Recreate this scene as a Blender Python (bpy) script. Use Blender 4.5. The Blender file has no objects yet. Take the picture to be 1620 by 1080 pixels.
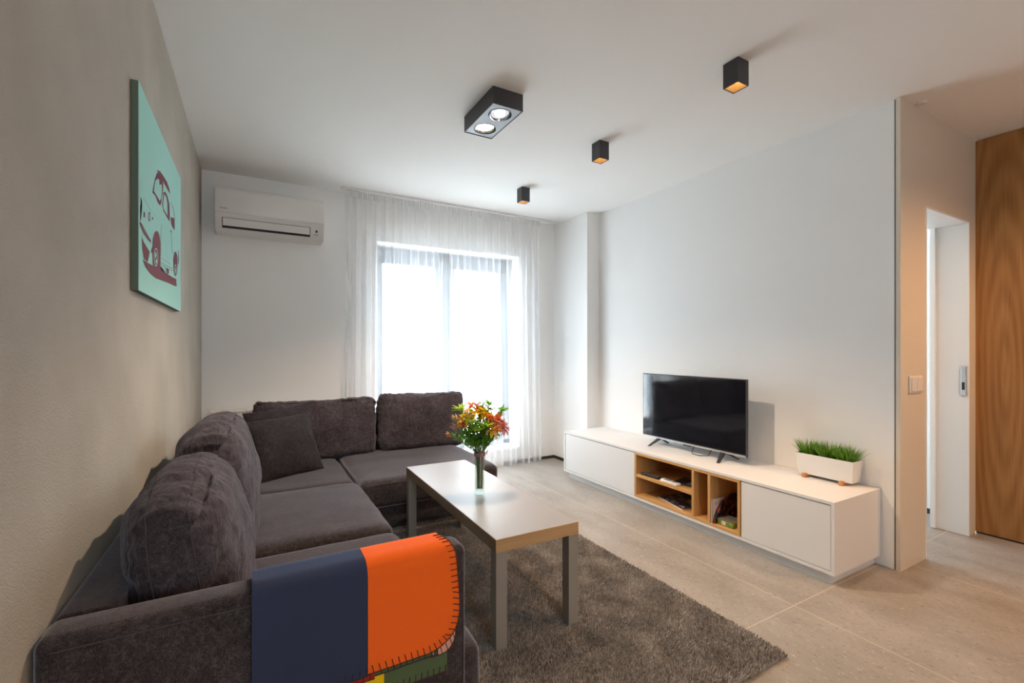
import bpy, bmesh, math, random
from mathutils import Vector, Matrix, noise, Euler
random.seed(7)
C = bpy.context.scene.collection
PI = math.pi
R = math.radians

# ------------------------------------------------------------------ camera
cam_d = bpy.data.cameras.new('camera'); cam = bpy.data.objects.new('camera', cam_d); C.objects.link(cam)
cam.location = (0, 0, 1.2235); cam.rotation_euler = (PI/2, 0, -0.5139)
cam_d.sensor_width = 36; cam_d.lens = 726.28/1620*36; cam_d.shift_y = 10.8/1620; cam_d.clip_start = .02; cam_d.clip_end = 400
bpy.context.scene.camera = cam

# ------------------------------------------------------------------ exposure, sky, lights
sc = bpy.context.scene
sc.view_settings.view_transform = 'Standard'; sc.view_settings.look = 'None'
sc.view_settings.exposure = 0.47; sc.view_settings.gamma = 1.0
sc.view_settings.use_curve_mapping = False
sc.cycles.use_denoising = True
sc.cycles.max_bounces = 12; sc.cycles.diffuse_bounces = 7; sc.cycles.transparent_max_bounces = 16
sc.cycles.sample_clamp_indirect = 6.0
sc.cycles.caustics_reflective = False; sc.cycles.caustics_refractive = False
world = bpy.data.worlds.new('sky'); sc.world = world; world.use_nodes = True
wn = world.node_tree.nodes; wl = world.node_tree.links
bg = wn['Background']; bg.inputs['Color'].default_value = (.84, .92, 1.0, 1); bg.inputs['Strength'].default_value = 13.0

def light(name, kind, loc, energy, color=(1, 1, 1), rot=(0, 0, 0), **kw):
    d = bpy.data.lights.new(name, kind); d.energy = energy; d.color = color
    for k, v in kw.items(): setattr(d, k, v)
    o = bpy.data.objects.new(name, d); C.objects.link(o); o.location = loc; o.rotation_euler = rot
    return o
def portal(name, loc, rot, sx, sy):
    o = light(name, 'AREA', loc, 1, rot=rot, shape='RECTANGLE', size=sx, size_y=sy)
    o.data.cycles.is_portal = True
portal('daylight_portal', (1.74, 4.62, 1.2), (R(-90), 0, 0), 1.6, 2.1)
portal('daylight_portal', (3.85, 4.5, 1.3), (R(-90), 0, 0), 1.0, 2.2)
portal('daylight_portal', (.35, -3.25, 1.65), (R(90), 0, 0), .9, 1.3)  # sky sampling for the added rear window
light('sun', 'SUN', (0, 8, 12), 85, (1, .96, .9), (R(-4), R(-24), 0), angle=R(1))
WARM = (1.0, .61, .32)
for y, e_ in ((1.40, 32), (2.393, 17), (3.40, 8)):
    light('downlight_glow', 'SPOT', (2.032, y, 2.488), e_, WARM, spot_size=R(70), spot_blend=.35, shadow_soft_size=.018)
light('downlight_glow', 'SPOT', (1.187, 2.425, 2.50), 110, (1.0, .76, .54), spot_size=R(125), spot_blend=.6, shadow_soft_size=.03)
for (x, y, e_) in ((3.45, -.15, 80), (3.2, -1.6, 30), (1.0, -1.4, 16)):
    light('hall_and_fill_glow', 'SPOT', (x, y, 2.56), e_, (1.0, .54, .23), spot_size=R(150), spot_blend=.7, shadow_soft_size=.04)  # first follows the hall's warm light; rear ones are unseen, added as fill

# ------------------------------------------------------------------ materials
def srgb(r, g, b):
    f = lambda c: (c/255/12.92) if c/255 <= .04045 else ((c/255+.055)/1.055)**2.4
    return (f(r), f(g), f(b), 1)
def mat(name, col, rough=.6, metal=0, spec=.5, sheen=0, sheen_r=.4, bump=None, var=None, trans=0, emit=None, alpha=None, coat=0):
    m = bpy.data.materials.new(name); m.use_nodes = True
    nt = m.node_tree; N = nt.nodes; L = nt.links; b = N['Principled BSDF']
    b.inputs['Base Color'].default_value = col; b.inputs['Roughness'].default_value = rough
    b.inputs['Metallic'].default_value = metal; b.inputs['Specular IOR Level'].default_value = spec
    b.inputs['Transmission Weight'].default_value = trans; b.inputs['Coat Weight'].default_value = coat
    if sheen:
        b.inputs['Sheen Weight'].default_value = sheen; b.inputs['Sheen Roughness'].default_value = sheen_r
    if emit:
        b.inputs['Emission Color'].default_value = emit[0]; b.inputs['Emission Strength'].default_value = emit[1]
    tc = N.new('ShaderNodeTexCoord')
    if bump:      # (scale vec or number, strength, distance)
        s, st, di = bump
        mp = N.new('ShaderNodeMapping'); L.new(tc.outputs['Object'], mp.inputs[0])
        mp.inputs['Scale'].default_value = s if isinstance(s, tuple) else (s, s, s)
        n = N.new('ShaderNodeTexNoise'); n.inputs['Scale'].default_value = 1; n.inputs['Detail'].default_value = 3
        L.new(mp.outputs[0], n.inputs['Vector'])
        bp = N.new('ShaderNodeBump'); bp.inputs['Strength'].default_value = st; bp.inputs['Distance'].default_value = di
        L.new(n.outputs['Fac'], bp.inputs['Height']); L.new(bp.outputs[0], b.inputs['Normal'])
    if var:       # (scale, color2, lo, hi)
        s, c2, lo, hi = var
        mp = N.new('ShaderNodeMapping'); L.new(tc.outputs['Object'], mp.inputs[0])
        mp.inputs['Scale'].default_value = s if isinstance(s, tuple) else (s, s, s)
        n = N.new('ShaderNodeTexNoise'); n.inputs['Scale'].default_value = 1; n.inputs['Detail'].default_value = 4
        L.new(mp.outputs[0], n.inputs['Vector'])
        cr = N.new('ShaderNodeValToRGB'); e = cr.color_ramp.elements
        e[0].position = lo; e[0].color = col; e[1].position = hi; e[1].color = c2
        L.new(n.outputs['Fac'], cr.inputs[0]); L.new(cr.outputs[0], b.inputs['Base Color'])
    return m

M = {}
M['white_wall'] = mat('white_wall', (.84, .835, .825, 1), .75, spec=.2, bump=(180, .08, .002))
M['ceiling'] = mat('ceiling_paint', (.88, .88, .87, 1), .85, spec=.15, bump=(2.2, .05, .02))
M['grey_wall'] = mat('greige_plaster', (.47, .44, .385, 1), .85, spec=.2, bump=(240, .6, .004), var=(3.0, (.41, .38, .33, 1), .35, .68))
M['panel'] = mat('white_panel', (.66, .60, .51, 1), .5, spec=.35)
M['jamb'] = mat('white_lacquer', (.78, .78, .77, 1), .4, spec=.4)
M['lacquer'] = mat('matt_white_lacquer', (.72, .72, .72, 1), .5, spec=.3)
M['dark'] = mat('dark_gap', (.02, .02, .022, 1), .8)
M['plastic'] = mat('white_plastic', (.74, .72, .69, 1), .35)
M['black'] = mat('black_plastic', (.022, .022, .025, 1), .42)
M['bezel'] = mat('bezel', (.04, .04, .045, 1), .3)
M['screen'] = mat('screen_glass', (.006, .007, .010, 1), .06, spec=1.0)
M['steel'] = mat('brushed_steel', (.62, .62, .63, 1), .32, metal=1)
M['chrome'] = mat('chrome', (.8, .8, .8, 1), .15, metal=1)
M['anthracite'] = mat('anthracite_powder_coat', (.040, .040, .046, 1), .5, bump=(900, .15, .001))
M['gold'] = mat('gold_reflector', (.62, .44, .22, 1), .5, metal=.3)
M['silver_plate'] = mat('silver_plate', (.30, .33, .36, 1), .5, metal=.2)
M['frame'] = mat('window_frame_grey', (.14, .17, .21, 1), .5)
M['render'] = mat('white_render', (.75, .74, .73, 1), .9)
M['upvc'] = mat('white_trim', (.8, .8, .8, 1), .4)
M['rail'] = mat('railing_paint', (.35, .40, .45, 1), .5)
M['bldg'] = mat('pale_render', (.62, .62, .60, 1), .9)
M['bwin'] = mat('building_glass', (.25, .32, .40, 1), .3)
M['teal'] = mat('teal_canvas', (.36, .66, .60, 1), .8, spec=.15, bump=(900, .2, .001))
M['olive'] = mat('canvas_edge', (.12, .16, .12, 1), .85)
M['maroon'] = mat('maroon_print', (.19, .065, .085, 1), .8, spec=.15)
M['alu'] = mat('table_leg_grey', (.27, .255, .23, 1), .42, spec=.5)
M['tabletop'] = mat('table_top_grey_beige', (.29, .285, .29, 1), .38, spec=.4, bump=(600, .03, .001))
M['foot'] = mat('dark_foot', (.02, .02, .02, 1), .6)
M['blue_f'] = mat('navy_fleece', (.040, .050, .095, 1), .95, spec=.05, sheen=.55, sheen_r=.35, bump=(500, .3, .002)); M['blue_f'].node_tree.nodes['Principled BSDF'].inputs['Sheen Tint'].default_value = (.45, .65, 1, 1)
M['orange_f'] = mat('orange_fleece', (.92, .145, .018, 1), .95, spec=.05, sheen=.2, bump=(400, .3, .002))
M['green_f'] = mat('green_fleece', (.095, .135, .065, 1), .95, spec=.05, sheen=.2, bump=(400, .3, .002))
M['yellow_f'] = mat('yellow_fleece', (.85, .55, .01, 1), .95, spec=.05, bump=(400, .3, .002))
M['red_f'] = mat('red_fleece', (.42, .03, .02, 1), .95, spec=.05, bump=(400, .3, .002))
M['peach_f'] = mat('peach_fleece', (.75, .38, .28, 1), .95, spec=.05, bump=(400, .3, .002))
M['thread'] = mat('dark_thread', (.06, .018, .02, 1), .8)
M['beech'] = mat('beech', srgb(196, 132, 78), .5)
M['soil'] = mat('dark_soil', (.02, .018, .01, 1), .9)
M['stem'] = mat('stem_green', (.16, .30, .06, 1), .5)
M['leaf'] = mat('leaf_green', (.22, .48, .07, 1), .5)
M['leaf_lime'] = mat('leaf_lime', (.50, .72, .06, 1), .5)
M['p_orange'] = mat('orange_petal', (.85, .25, .10, 1), .5)
M['p_coral'] = mat('coral_petal', (.82, .27, .16, 1), .5)
M['p_yellow'] = mat('yellow_petal', (.92, .60, .02, 1), .5)
M['p_cream'] = mat('cream_petal', (.90, .68, .32, 1), .5)
M['p_pink'] = mat('pink_petal', (.80, .42, .45, 1), .5)
M['berry'] = mat('dark_bud', (.12, .04, .05, 1), .5)
M['ribbon'] = mat('mauve_ribbon', (.33, .17, .20, 1), .45)
M['paper'] = mat('paper', (.70, .60, .55, 1), .6)
M['red'] = mat('red_print', (.32, .02, .025, 1), .5)
M['greenbox'] = mat('green_print', (.10, .20, .03, 1), .5, var=(60, (.30, .40, .08, 1), .45, .6))
M['greytop'] = mat('greyish_card', (.16, .15, .12, 1), .6)
M['mag'] = mat('magazine_cover', (.03, .025, .025, 1), .3, var=(28, (.40, .34, .32, 1), .5, .62))
M['book_dark'] = mat('dark_foil', (.02, .015, .018, 1), .25, var=(30, (.28, .03, .03, 1), .5, .62))

def thin(m, w=.4):
    nt = m.node_tree; N = nt.nodes; L = nt.links; b = N['Principled BSDF']; tl = N.new('ShaderNodeBsdfTranslucent')
    tl.inputs[0].default_value = b.inputs['Base Color'].default_value; mx = N.new('ShaderNodeMixShader'); mx.inputs[0].default_value = w
    L.new(b.outputs[0], mx.inputs[1]); L.new(tl.outputs[0], mx.inputs[2]); L.new(mx.outputs[0], N['Material Output'].inputs[0])
for k_ in ('stem', 'leaf', 'leaf_lime', 'p_orange', 'p_coral', 'p_yellow', 'p_cream', 'p_pink'): thin(M[k_], .45)
def fabric(name, base, hi, lo, sheen=.12, wrinkle=0):
    m = bpy.data.materials.new(name); m.use_nodes = True
    nt = m.node_tree; N = nt.nodes; L = nt.links; b = N['Principled BSDF']
    tc = N.new('ShaderNodeTexCoord'); facs = []
    for s in ((900, 900, 140), (140, 900, 900), (900, 140, 900)):
        mp = N.new('ShaderNodeMapping'); mp.inputs['Scale'].default_value = s; L.new(tc.outputs['Object'], mp.inputs[0])
        n = N.new('ShaderNodeTexNoise'); n.inputs['Scale'].default_value = 1; n.inputs['Detail'].default_value = 2
        L.new(mp.outputs[0], n.inputs['Vector']); facs.append(n.outputs['Fac'])
    a = N.new('ShaderNodeMath'); a.operation = 'ADD'; L.new(facs[0], a.inputs[0]); L.new(facs[1], a.inputs[1])
    a2 = N.new('ShaderNodeMath'); a2.operation = 'ADD'; L.new(a.outputs[0], a2.inputs[0]); L.new(facs[2], a2.inputs[1])
    big = N.new('ShaderNodeTexNoise'); big.inputs['Scale'].default_value = 7; big.inputs['Detail'].default_value = 5
    L.new(tc.outputs['Object'], big.inputs['Vector'])
    bm_ = N.new('ShaderNodeMath'); bm_.operation = 'MULTIPLY_ADD'; bm_.inputs[1].default_value = .55; L.new(big.outputs['Fac'], bm_.inputs[0]); L.new(a2.outputs[0], bm_.inputs[2])
    med = N.new('ShaderNodeTexNoise'); med.inputs['Scale'].default_value = 55; med.inputs['Detail'].default_value = 4; med.inputs['Distortion'].default_value = .8
    L.new(tc.outputs['Object'], med.inputs['Vector'])
    bm2 = N.new('ShaderNodeMath'); bm2.operation = 'MULTIPLY_ADD'; bm2.inputs[1].default_value = .75; L.new(med.outputs['Fac'], bm2.inputs[0]); L.new(bm_.outputs[0], bm2.inputs[2])
    mr = N.new('ShaderNodeMapRange'); mr.inputs['From Min'].default_value = 1.68; mr.inputs['From Max'].default_value = 2.60
    L.new(bm2.outputs[0], mr.inputs['Value'])
    cr = N.new('ShaderNodeValToRGB'); e = cr.color_ramp.elements; e[0].color = lo; e[1].color = hi
    x = e.new(.5); x.color = base
    L.new(mr.outputs[0], cr.inputs[0]); L.new(cr.outputs[0], b.inputs['Base Color'])
    b.inputs['Roughness'].default_value = .85; b.inputs['Specular IOR Level'].default_value = .15
    b.inputs['Sheen Weight'].default_value = sheen; b.inputs['Sheen Roughness'].default_value = .35
    b.inputs['Sheen Tint'].default_value = (.9, .88, 1, 1)
    bp = N.new('ShaderNodeBump'); bp.inputs['Strength'].default_value = .35; bp.inputs['Distance'].default_value = .002
    L.new(a2.outputs[0], bp.inputs['Height'])
    if wrinkle:
        mp = N.new('ShaderNodeMapping'); mp.inputs['Scale'].default_value = (14, 30, 9); L.new(tc.outputs['Object'], mp.inputs[0])
        wn_ = N.new('ShaderNodeTexNoise'); wn_.inputs['Scale'].default_value = 1; wn_.inputs['Detail'].default_value = 3; wn_.inputs['Distortion'].default_value = 1.2; L.new(mp.outputs[0], wn_.inputs['Vector'])
        b2 = N.new('ShaderNodeBump'); b2.inputs['Strength'].default_value = wrinkle; b2.inputs['Distance'].default_value = .02
        L.new(wn_.outputs['Fac'], b2.inputs['Height']); L.new(b2.outputs[0], bp.inputs['Normal'])
    L.new(bp.outputs[0], b.inputs['Normal'])
    return m
M['sofa'] = fabric('heathered_sofa_fabric', (.040, .032, .033, 1), (.115, .096, .097, 1), (.010, .008, .008, 1), .6)
M['cushion'] = fabric('heathered_cushion_fabric', (.050, .041, .048, 1), (.14, .122, .145, 1), (.018, .014, .017, 1), .2, .55)
M['pillow'] = fabric('dark_pillow_fabric', (.026, .022, .026, 1), (.062, .053, .060, 1), (.010, .008, .010, 1), .1, .5)
M['seam'] = mat('seam_thread', (.06, .05, .055, 1), .8)

def wood(name, c1, c2, grain='z', center=None, rough=.5, k=1.0):
    m = bpy.data.materials.new(name); m.use_nodes = True
    nt = m.node_tree; N = nt.nodes; L = nt.links; b = N['Principled BSDF']
    tc = N.new('ShaderNodeTexCoord')
    fine = {'x': (4, 160, 160), 'y': (160, 4, 160), 'z': (160, 160, 4)}[grain]
    mid = {'x': (1.1, 16, 16), 'y': (16, 1.1, 16), 'z': (16, 16, 1.1)}[grain]
    def nz(s, d):
        mp = N.new('ShaderNodeMapping'); mp.inputs['Scale'].default_value = tuple(v*k for v in s); L.new(tc.outputs['Object'], mp.inputs[0])
        n = N.new('ShaderNodeTexNoise'); n.inputs['Scale'].default_value = 1; n.inputs['Detail'].default_value = d
        L.new(mp.outputs[0], n.inputs['Vector']); return n.outputs['Fac']
    f1 = nz(fine, 3); f2 = nz(mid, 3)
    def mth(op, a, bb):
        n = N.new('ShaderNodeMath'); n.operation = op
        for i, v in enumerate((a, bb)):
            if v is None: continue
            if isinstance(v, (int, float)): n.inputs[i].default_value = v
            else: L.new(v, n.inputs[i])
        return n.outputs[0]
    tot = mth('ADD', mth('MULTIPLY', f1, .45), mth('MULTIPLY', f2, .55))
    if center:      # cathedral rings stretched along the grain
        sp = N.new('ShaderNodeSeparateXYZ'); L.new(tc.outputs['Object'], sp.inputs[0])
        yy = mth('DIVIDE', mth('SUBTRACT', sp.outputs[1], center[0]), .045)
        zz = mth('DIVIDE', mth('SUBTRACT', sp.outputs[2], center[1]), .42)
        d = mth('SQRT', mth('ADD', mth('MULTIPLY', yy, yy), mth('MULTIPLY', zz, zz)), None)
        d = mth('ADD', mth('MULTIPLY', d, 9), mth('MULTIPLY', f2, 5))
        rings = mth('MULTIPLY', mth('ADD', mth('SINE', d, None), 1), .08)
        tot = mth('ADD', mth('MULTIPLY', tot, .8), rings)
    mr = N.new('ShaderNodeMapRange'); mr.inputs['From Min'].default_value = .33; mr.inputs['From Max'].default_value = .68; L.new(tot, mr.inputs['Value'])
    cr = N.new('ShaderNodeValToRGB'); e = cr.color_ramp.elements; e[0].color = c1; e[1].color = c2
    L.new(mr.outputs[0], cr.inputs[0]); L.new(cr.outputs[0], b.inputs['Base Color'])
    b.inputs['Roughness'].default_value = rough; b.inputs['Specular IOR Level'].default_value = .35
    return m
M['oak_wall'] = wood('oak_veneer', (.40, .20, .065, 1), (.24, .105, .028, 1), 'z', (1.005, 1.05))
M['oak'] = wood('oak_board', (.62, .36, .14, 1), (.47, .25, .085, 1), 'y')
M['oak_v'] = wood('oak_board_upright', (.62, .36, .14, 1), (.47, .25, .085, 1), 'z')
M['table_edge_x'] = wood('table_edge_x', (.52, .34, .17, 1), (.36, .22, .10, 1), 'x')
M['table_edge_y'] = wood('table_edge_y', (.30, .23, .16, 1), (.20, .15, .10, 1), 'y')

def floor_mat():
    m = bpy.data.materials.new('stone_tile'); m.use_nodes = True
    nt = m.node_tree; N = nt.nodes; L = nt.links; b = N['Principled BSDF']
    tc = N.new('ShaderNodeTexCoord'); sp = N.new('ShaderNodeSeparateXYZ'); L.new(tc.outputs['Object'], sp.inputs[0])
    def mth(op, a, bb=None):
        n = N.new('ShaderNodeMath'); n.operation = op
        for i, v in enumerate((a, bb)):
            if v is None: continue
            if isinstance(v, (int, float)): n.inputs[i].default_value = v
            else: L.new(v, n.inputs[i])
        return n.outputs[0]
    def line(axis, off):
        f = mth('FRACT', mth('ADD', mth('SUBTRACT', sp.outputs[axis], off), 10.5))
        return mth('LESS_THAN', mth('ABSOLUTE', mth('SUBTRACT', f, .5)), .0020)
    f3 = mth('FRACT', mth('ADD', mth('DIVIDE', mth('SUBTRACT', sp.outputs[1], 1.243), 3.0), 10.5))
    g = mth('MAXIMUM', line(0, 2.242), mth('LESS_THAN', mth('ABSOLUTE', mth('SUBTRACT', f3, .5)), .00067))
    def nz(s, det, mapscale=(1, 1, 1), rot=0):
        mp = N.new('ShaderNodeMapping'); mp.inputs['Scale'].default_value = mapscale; mp.inputs['Rotation'].default_value = (0, 0, rot); L.new(tc.outputs['Object'], mp.inputs[0])
        n = N.new('ShaderNodeTexNoise'); n.inputs['Scale'].default_value = s; n.inputs['Detail'].default_value = det
        L.new(mp.outputs[0], n.inputs['Vector']); return n.outputs['Fac']
    base = N.new('ShaderNodeValToRGB'); e = base.color_ramp.elements
    e[0].position = .3; e[0].color = (.265, .243, .215, 1); e[1].position = .7; e[1].color = (.36, .335, .305, 1)
    L.new(nz(6, 8, (1, .45, 1)), base.inputs[0])
    def mixc(fac, c1, c2):
        mx = N.new('ShaderNodeMix'); mx.data_type = 'RGBA'; L.new(fac, mx.inputs[0])
        if isinstance(c1, tuple): mx.inputs[6].default_value = c1
        else: L.new(c1, mx.inputs[6])
        mx.inputs[7].default_value = c2; return mx.outputs[2]
    def spots(s, ms, lo, hi, amt):
        r = N.new('ShaderNodeMapRange'); r.inputs['From Min'].default_value = lo; r.inputs['From Max'].default_value = hi
        r.inputs['To Max'].default_value = amt; L.new(nz(s, 3, ms, .25), r.inputs['Value']); return r.outputs[0]
    c = mixc(spots(75, (1, .5, 1), .60, .68, .6), base.outputs[0], (.15, .125, .105, 1))
    c = mixc(spots(60, (1.3, .6, 1), .61, .68, .55), c, (.50, .46, .40, 1))
    c = mixc(spots(160, (1, .7, 1), .58, .70, .5), c, (.18, .155, .13, 1))
    c = mixc(mth('MULTIPLY', g, .8), c, (.60, .53, .42, 1))
    L.new(c, b.inputs['Base Color']); b.inputs['Roughness'].default_value = .42; b.inputs['Specular IOR Level'].default_value = .4
    return m
M['floor'] = floor_mat()

def rug_mat():
    m = bpy.data.materials.new('rug_pile'); m.use_nodes = True
    nt = m.node_tree; N = nt.nodes; L = nt.links; b = N['Principled BSDF']
    tc = N.new('ShaderNodeTexCoord'); n = N.new('ShaderNodeTexNoise'); n.inputs['Scale'].default_value = 60; n.inputs['Detail'].default_value = 3
    L.new(tc.outputs['Object'], n.inputs['Vector'])
    cr = N.new('ShaderNodeValToRGB'); e = cr.color_ramp.elements; e[0].position = .3; e[1].position = .7
    e[0].color = (.22, .20, .18, 1); e[1].color = (.44, .405, .37, 1)
    L.new(n.outputs['Fac'], cr.inputs[0]); L.new(cr.outputs[0], b.inputs['Base Color'])
    b.inputs['Roughness'].default_value = .9; b.inputs['Specular IOR Level'].default_value = .1
    b.inputs['Sheen Weight'].default_value = .25
    return m
M['rug'] = rug_mat()

def sheer_mat():
    m = bpy.data.materials.new('sheer_voile'); m.use_nodes = True
    nt = m.node_tree; N = nt.nodes; L = nt.links; out = N['Material Output']; N.remove(N['Principled BSDF'])
    t = N.new('ShaderNodeBsdfTransparent'); t.inputs[0].default_value = (1, 1, 1, 1)
    tl = N.new('ShaderNodeBsdfTranslucent'); tl.inputs[0].default_value = (.86, .86, .88, 1)
    d = N.new('ShaderNodeBsdfDiffuse'); d.inputs[0].default_value = (.80, .79, .79, 1)
    m1 = N.new('ShaderNodeMixShader'); m1.inputs[0].default_value = .5; L.new(tl.outputs[0], m1.inputs[1]); L.new(d.outputs[0], m1.inputs[2])
    m2 = N.new('ShaderNodeMixShader'); m2.inputs[0].default_value = .33; L.new(t.outputs[0], m2.inputs[1]); L.new(m1.outputs[0], m2.inputs[2])
    L.new(m2.outputs[0], out.inputs[0]); return m
M['sheer'] = sheer_mat()
def pane_mat(name, tint, gl=.06, rough=.02):
    m = bpy.data.materials.new(name); m.use_nodes = True
    nt = m.node_tree; N = nt.nodes; L = nt.links; out = N['Material Output']; N.remove(N['Principled BSDF'])
    t = N.new('ShaderNodeBsdfTransparent'); t.inputs[0].default_value = tint
    g = N.new('ShaderNodeBsdfGlossy'); g.inputs['Roughness'].default_value = rough
    mx = N.new('ShaderNodeMixShader'); mx.inputs[0].default_value = gl; L.new(t.outputs[0], mx.inputs[1]); L.new(g.outputs[0], mx.inputs[2])
    L.new(mx.outputs[0], out.inputs[0]); return m
M['pane'] = pane_mat('window_glass', (.96, .98, .98, 1))
M['vase_glass'] = pane_mat('vase_glass', (.90, .95, .92, 1), .14, .03)
def lamp_mat(name, col, s):
    m = bpy.data.materials.new(name); m.use_nodes = True; b = m.node_tree.nodes['Principled BSDF']
    b.inputs['Base Color'].default_value = (.8, .8, .8, 1); b.inputs['Emission Color'].default_value = col; b.inputs['Emission Strength'].default_value = s; return m
M['led_warm'] = lamp_mat('led_warm', (1, .80, .55, 1), 6)
M['led_cool'] = lamp_mat('led_cool', (.85, .92, 1, 1), .8)
M['led_in'] = lamp_mat('led_downlight', (1, .74, .45, 1), 30)

# ------------------------------------------------------------------ helpers
def thing(name, label, cat, loc=(0, 0, 0), rotz=0, group=None):
    o = bpy.data.objects.new(name, None); C.objects.link(o); o.empty_display_size = .05
    o.location = loc; o.rotation_euler = (0, 0, rotz); o['label'] = label; o['category'] = cat
    if group: o['group'] = group
    return o
def tag(o, label, cat, group=None):
    o['label'] = label; o['category'] = cat
    if group: o['group'] = group
    return o
def obj(name, bm, material, parent=None, smooth=None, world=True):
    """link a bmesh (in world coordinates, or local when world=False) as one object"""
    me = bpy.data.meshes.new(name)
    bmesh.ops.recalc_face_normals(bm, faces=bm.faces)
    if parent is not None and world:
        bpy.context.view_layer.update()
        bm.transform(wmat(parent).inverted())
    bm.to_mesh(me); bm.free()
    mats = material if isinstance(material, (list, tuple)) else [material]
    for m_ in mats: me.materials.append(M[m_] if isinstance(m_, str) else m_)
    if smooth is not None:
        me.shade_smooth(); me.set_sharp_from_angle(angle=R(smooth))
    o = bpy.data.objects.new(name, me); C.objects.link(o)
    if parent is not None: o.parent = parent
    return o
def wmat(o):
    m = Matrix.LocRotScale(o.location, o.rotation_euler, o.scale)
    return wmat(o.parent) @ m if o.parent else m
def struct(name, bm, m, parent=None, smooth=None):
    o = obj(name, bm, m, parent, smooth)
    if parent is None: o['kind'] = 'structure'
    return o
def B(*boxes, bev=0, seg=2):
    bm = bmesh.new()
    for b in boxes: add_box(bm, b[0], b[1], bev, seg)
    return bm
def add_box(bm, lo, hi, bev=0, seg=2, mi=0):
    t = bmesh.new(); bmesh.ops.create_cube(t, size=1)
    for v in t.verts: v.co = Vector([(lo[i]+hi[i])/2 + v.co[i]*(hi[i]-lo[i]) for i in range(3)])
    if bev: bmesh.ops.bevel(t, geom=t.edges[:], offset=bev, segments=seg, profile=.5, affect='EDGES')
    merge(bm, t, mi)
def merge(bm, t, mi=None):
    mp = {}
    for v in t.verts: mp[v] = bm.verts.new(v.co)
    for f in t.faces:
        try: nf = bm.faces.new([mp[v] for v in f.verts])
        except ValueError: continue
        nf.material_index = f.material_index if mi is None else mi
        nf.smooth = f.smooth
    t.free()
def add_lathe(bm, prof, center, n=24, axis='z', cap=True, mi=0):
    rings = []
    for (r, h) in prof:
        ring = []
        for i in range(n):
            a = 2*PI*i/n
            p = Vector((r*math.cos(a), r*math.sin(a), h))
            if axis == 'x': p = Vector((p.z, p.x, p.y))
            if axis == 'y': p = Vector((p.x, p.z, p.y))
            ring.append(bm.verts.new(p+Vector(center)))
        rings.append(ring)
    for a, b in zip(rings, rings[1:]):
        for i in range(n):
            f = bm.faces.new([a[i], a[(i+1) % n], b[(i+1) % n], b[i]]); f.material_index = mi
    if cap:
        for rg in (rings[0], rings[-1]):
            f = bm.faces.new(rg); f.material_index = mi
def add_tube(bm, pts, r, n=8, mi=0, cap=True):
    pts = [Vector(p) for p in pts]; rr = r if isinstance(r, (list, tuple)) else [r]*len(pts)
    rings = []; up = None
    for i, p in enumerate(pts):
        d = (pts[min(i+1, len(pts)-1)]-pts[max(i-1, 0)]).normalized()
        if up is None:
            up = Vector((0, 0, 1)) if abs(d.z) < .9 else Vector((1, 0, 0))
        s = d.cross(up).normalized(); up = s.cross(d).normalized()
        rings.append([bm.verts.new(p + (s*math.cos(2*PI*k/n)+up*math.sin(2*PI*k/n))*rr[i]) for k in range(n)])
    for a, b in zip(rings, rings[1:]):
        for k in range(n):
            f = bm.faces.new([a[k], a[(k+1) % n], b[(k+1) % n], b[k]]); f.material_index = mi
    if cap:
        bm.faces.new(rings[0]).material_index = mi; bm.faces.new(rings[-1]).material_index = mi
def add_prism(bm, poly, axis, lo, hi, mi=0):
    def P(p, h):
        a, b = p
        return {'x': (h, a, b), 'y': (a, h, b), 'z': (a, b, h)}[axis]
    A = [bm.verts.new(P(p, lo)) for p in poly]; Bv = [bm.verts.new(P(p, hi)) for p in poly]
    bm.faces.new(A).material_index = mi; bm.faces.new(Bv).material_index = mi
    for i in range(len(poly)):
        j = (i+1) % len(poly); bm.faces.new([A[i], A[j], Bv[j], Bv[i]]).material_index = mi
def text_mesh(name, body, size, mtx, material, parent, depth=.0006):
    cu = bpy.data.curves.new(name, 'FONT'); cu.body = body; cu.size = size; cu.extrude = depth; cu.align_x = 'CENTER'
    to = bpy.data.objects.new(name, cu); C.objects.link(to)
    dg = bpy.context.evaluated_depsgraph_get(); dg.update()
    me = bpy.data.meshes.new_from_object(to.evaluated_get(dg))
    bpy.data.objects.remove(to); bpy.data.curves.remove(cu)
    me.transform(wmat(parent).inverted() @ mtx); me.materials.clear(); me.materials.append(M[material])
    o = bpy.data.objects.new(name, me); C.objects.link(o); o.parent = parent
    return o

# ------------------------------------------------------------------ room shell
XL, YB, ZC, XR1, YP, XR2, YH, XO = -.344, 4.25, 2.6, 2.94, 3.664, 3.092, 1.142, 4.179
YN = -3.2
struct('floor', B(((XL-.2, YN-.2, -.12), (4.6, 4.56, 0))), 'floor')
struct('ceiling', B(((XL-.2, YN-.2, ZC), (4.6, 4.56, ZC+.15))), 'ceiling')
struct('wall_left', B(((XL-.2, YN-.2, 0), (XL, YB+.3, ZC))), 'grey_wall')
WX0, WX1, WZ0, WZ1 = .99, 2.49, .17, 2.20
YO = 4.56
struct('wall_back', B(((XL, YB, 0), (WX0, YO, ZC)), ((WX1, YB, 0), (XR2+.12, YO, ZC)), ((WX0, YB, WZ1), (WX1, YO, ZC)), ((WX0, YB, 0), (WX1, YO, WZ0))), 'white_wall')
struct('wall_right', B(((XR2, 1.172, 0), (XR2+.12, YB, ZC)), ((XR1, YP, 0), (XR2, YB, ZC))), 'white_wall')
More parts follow.
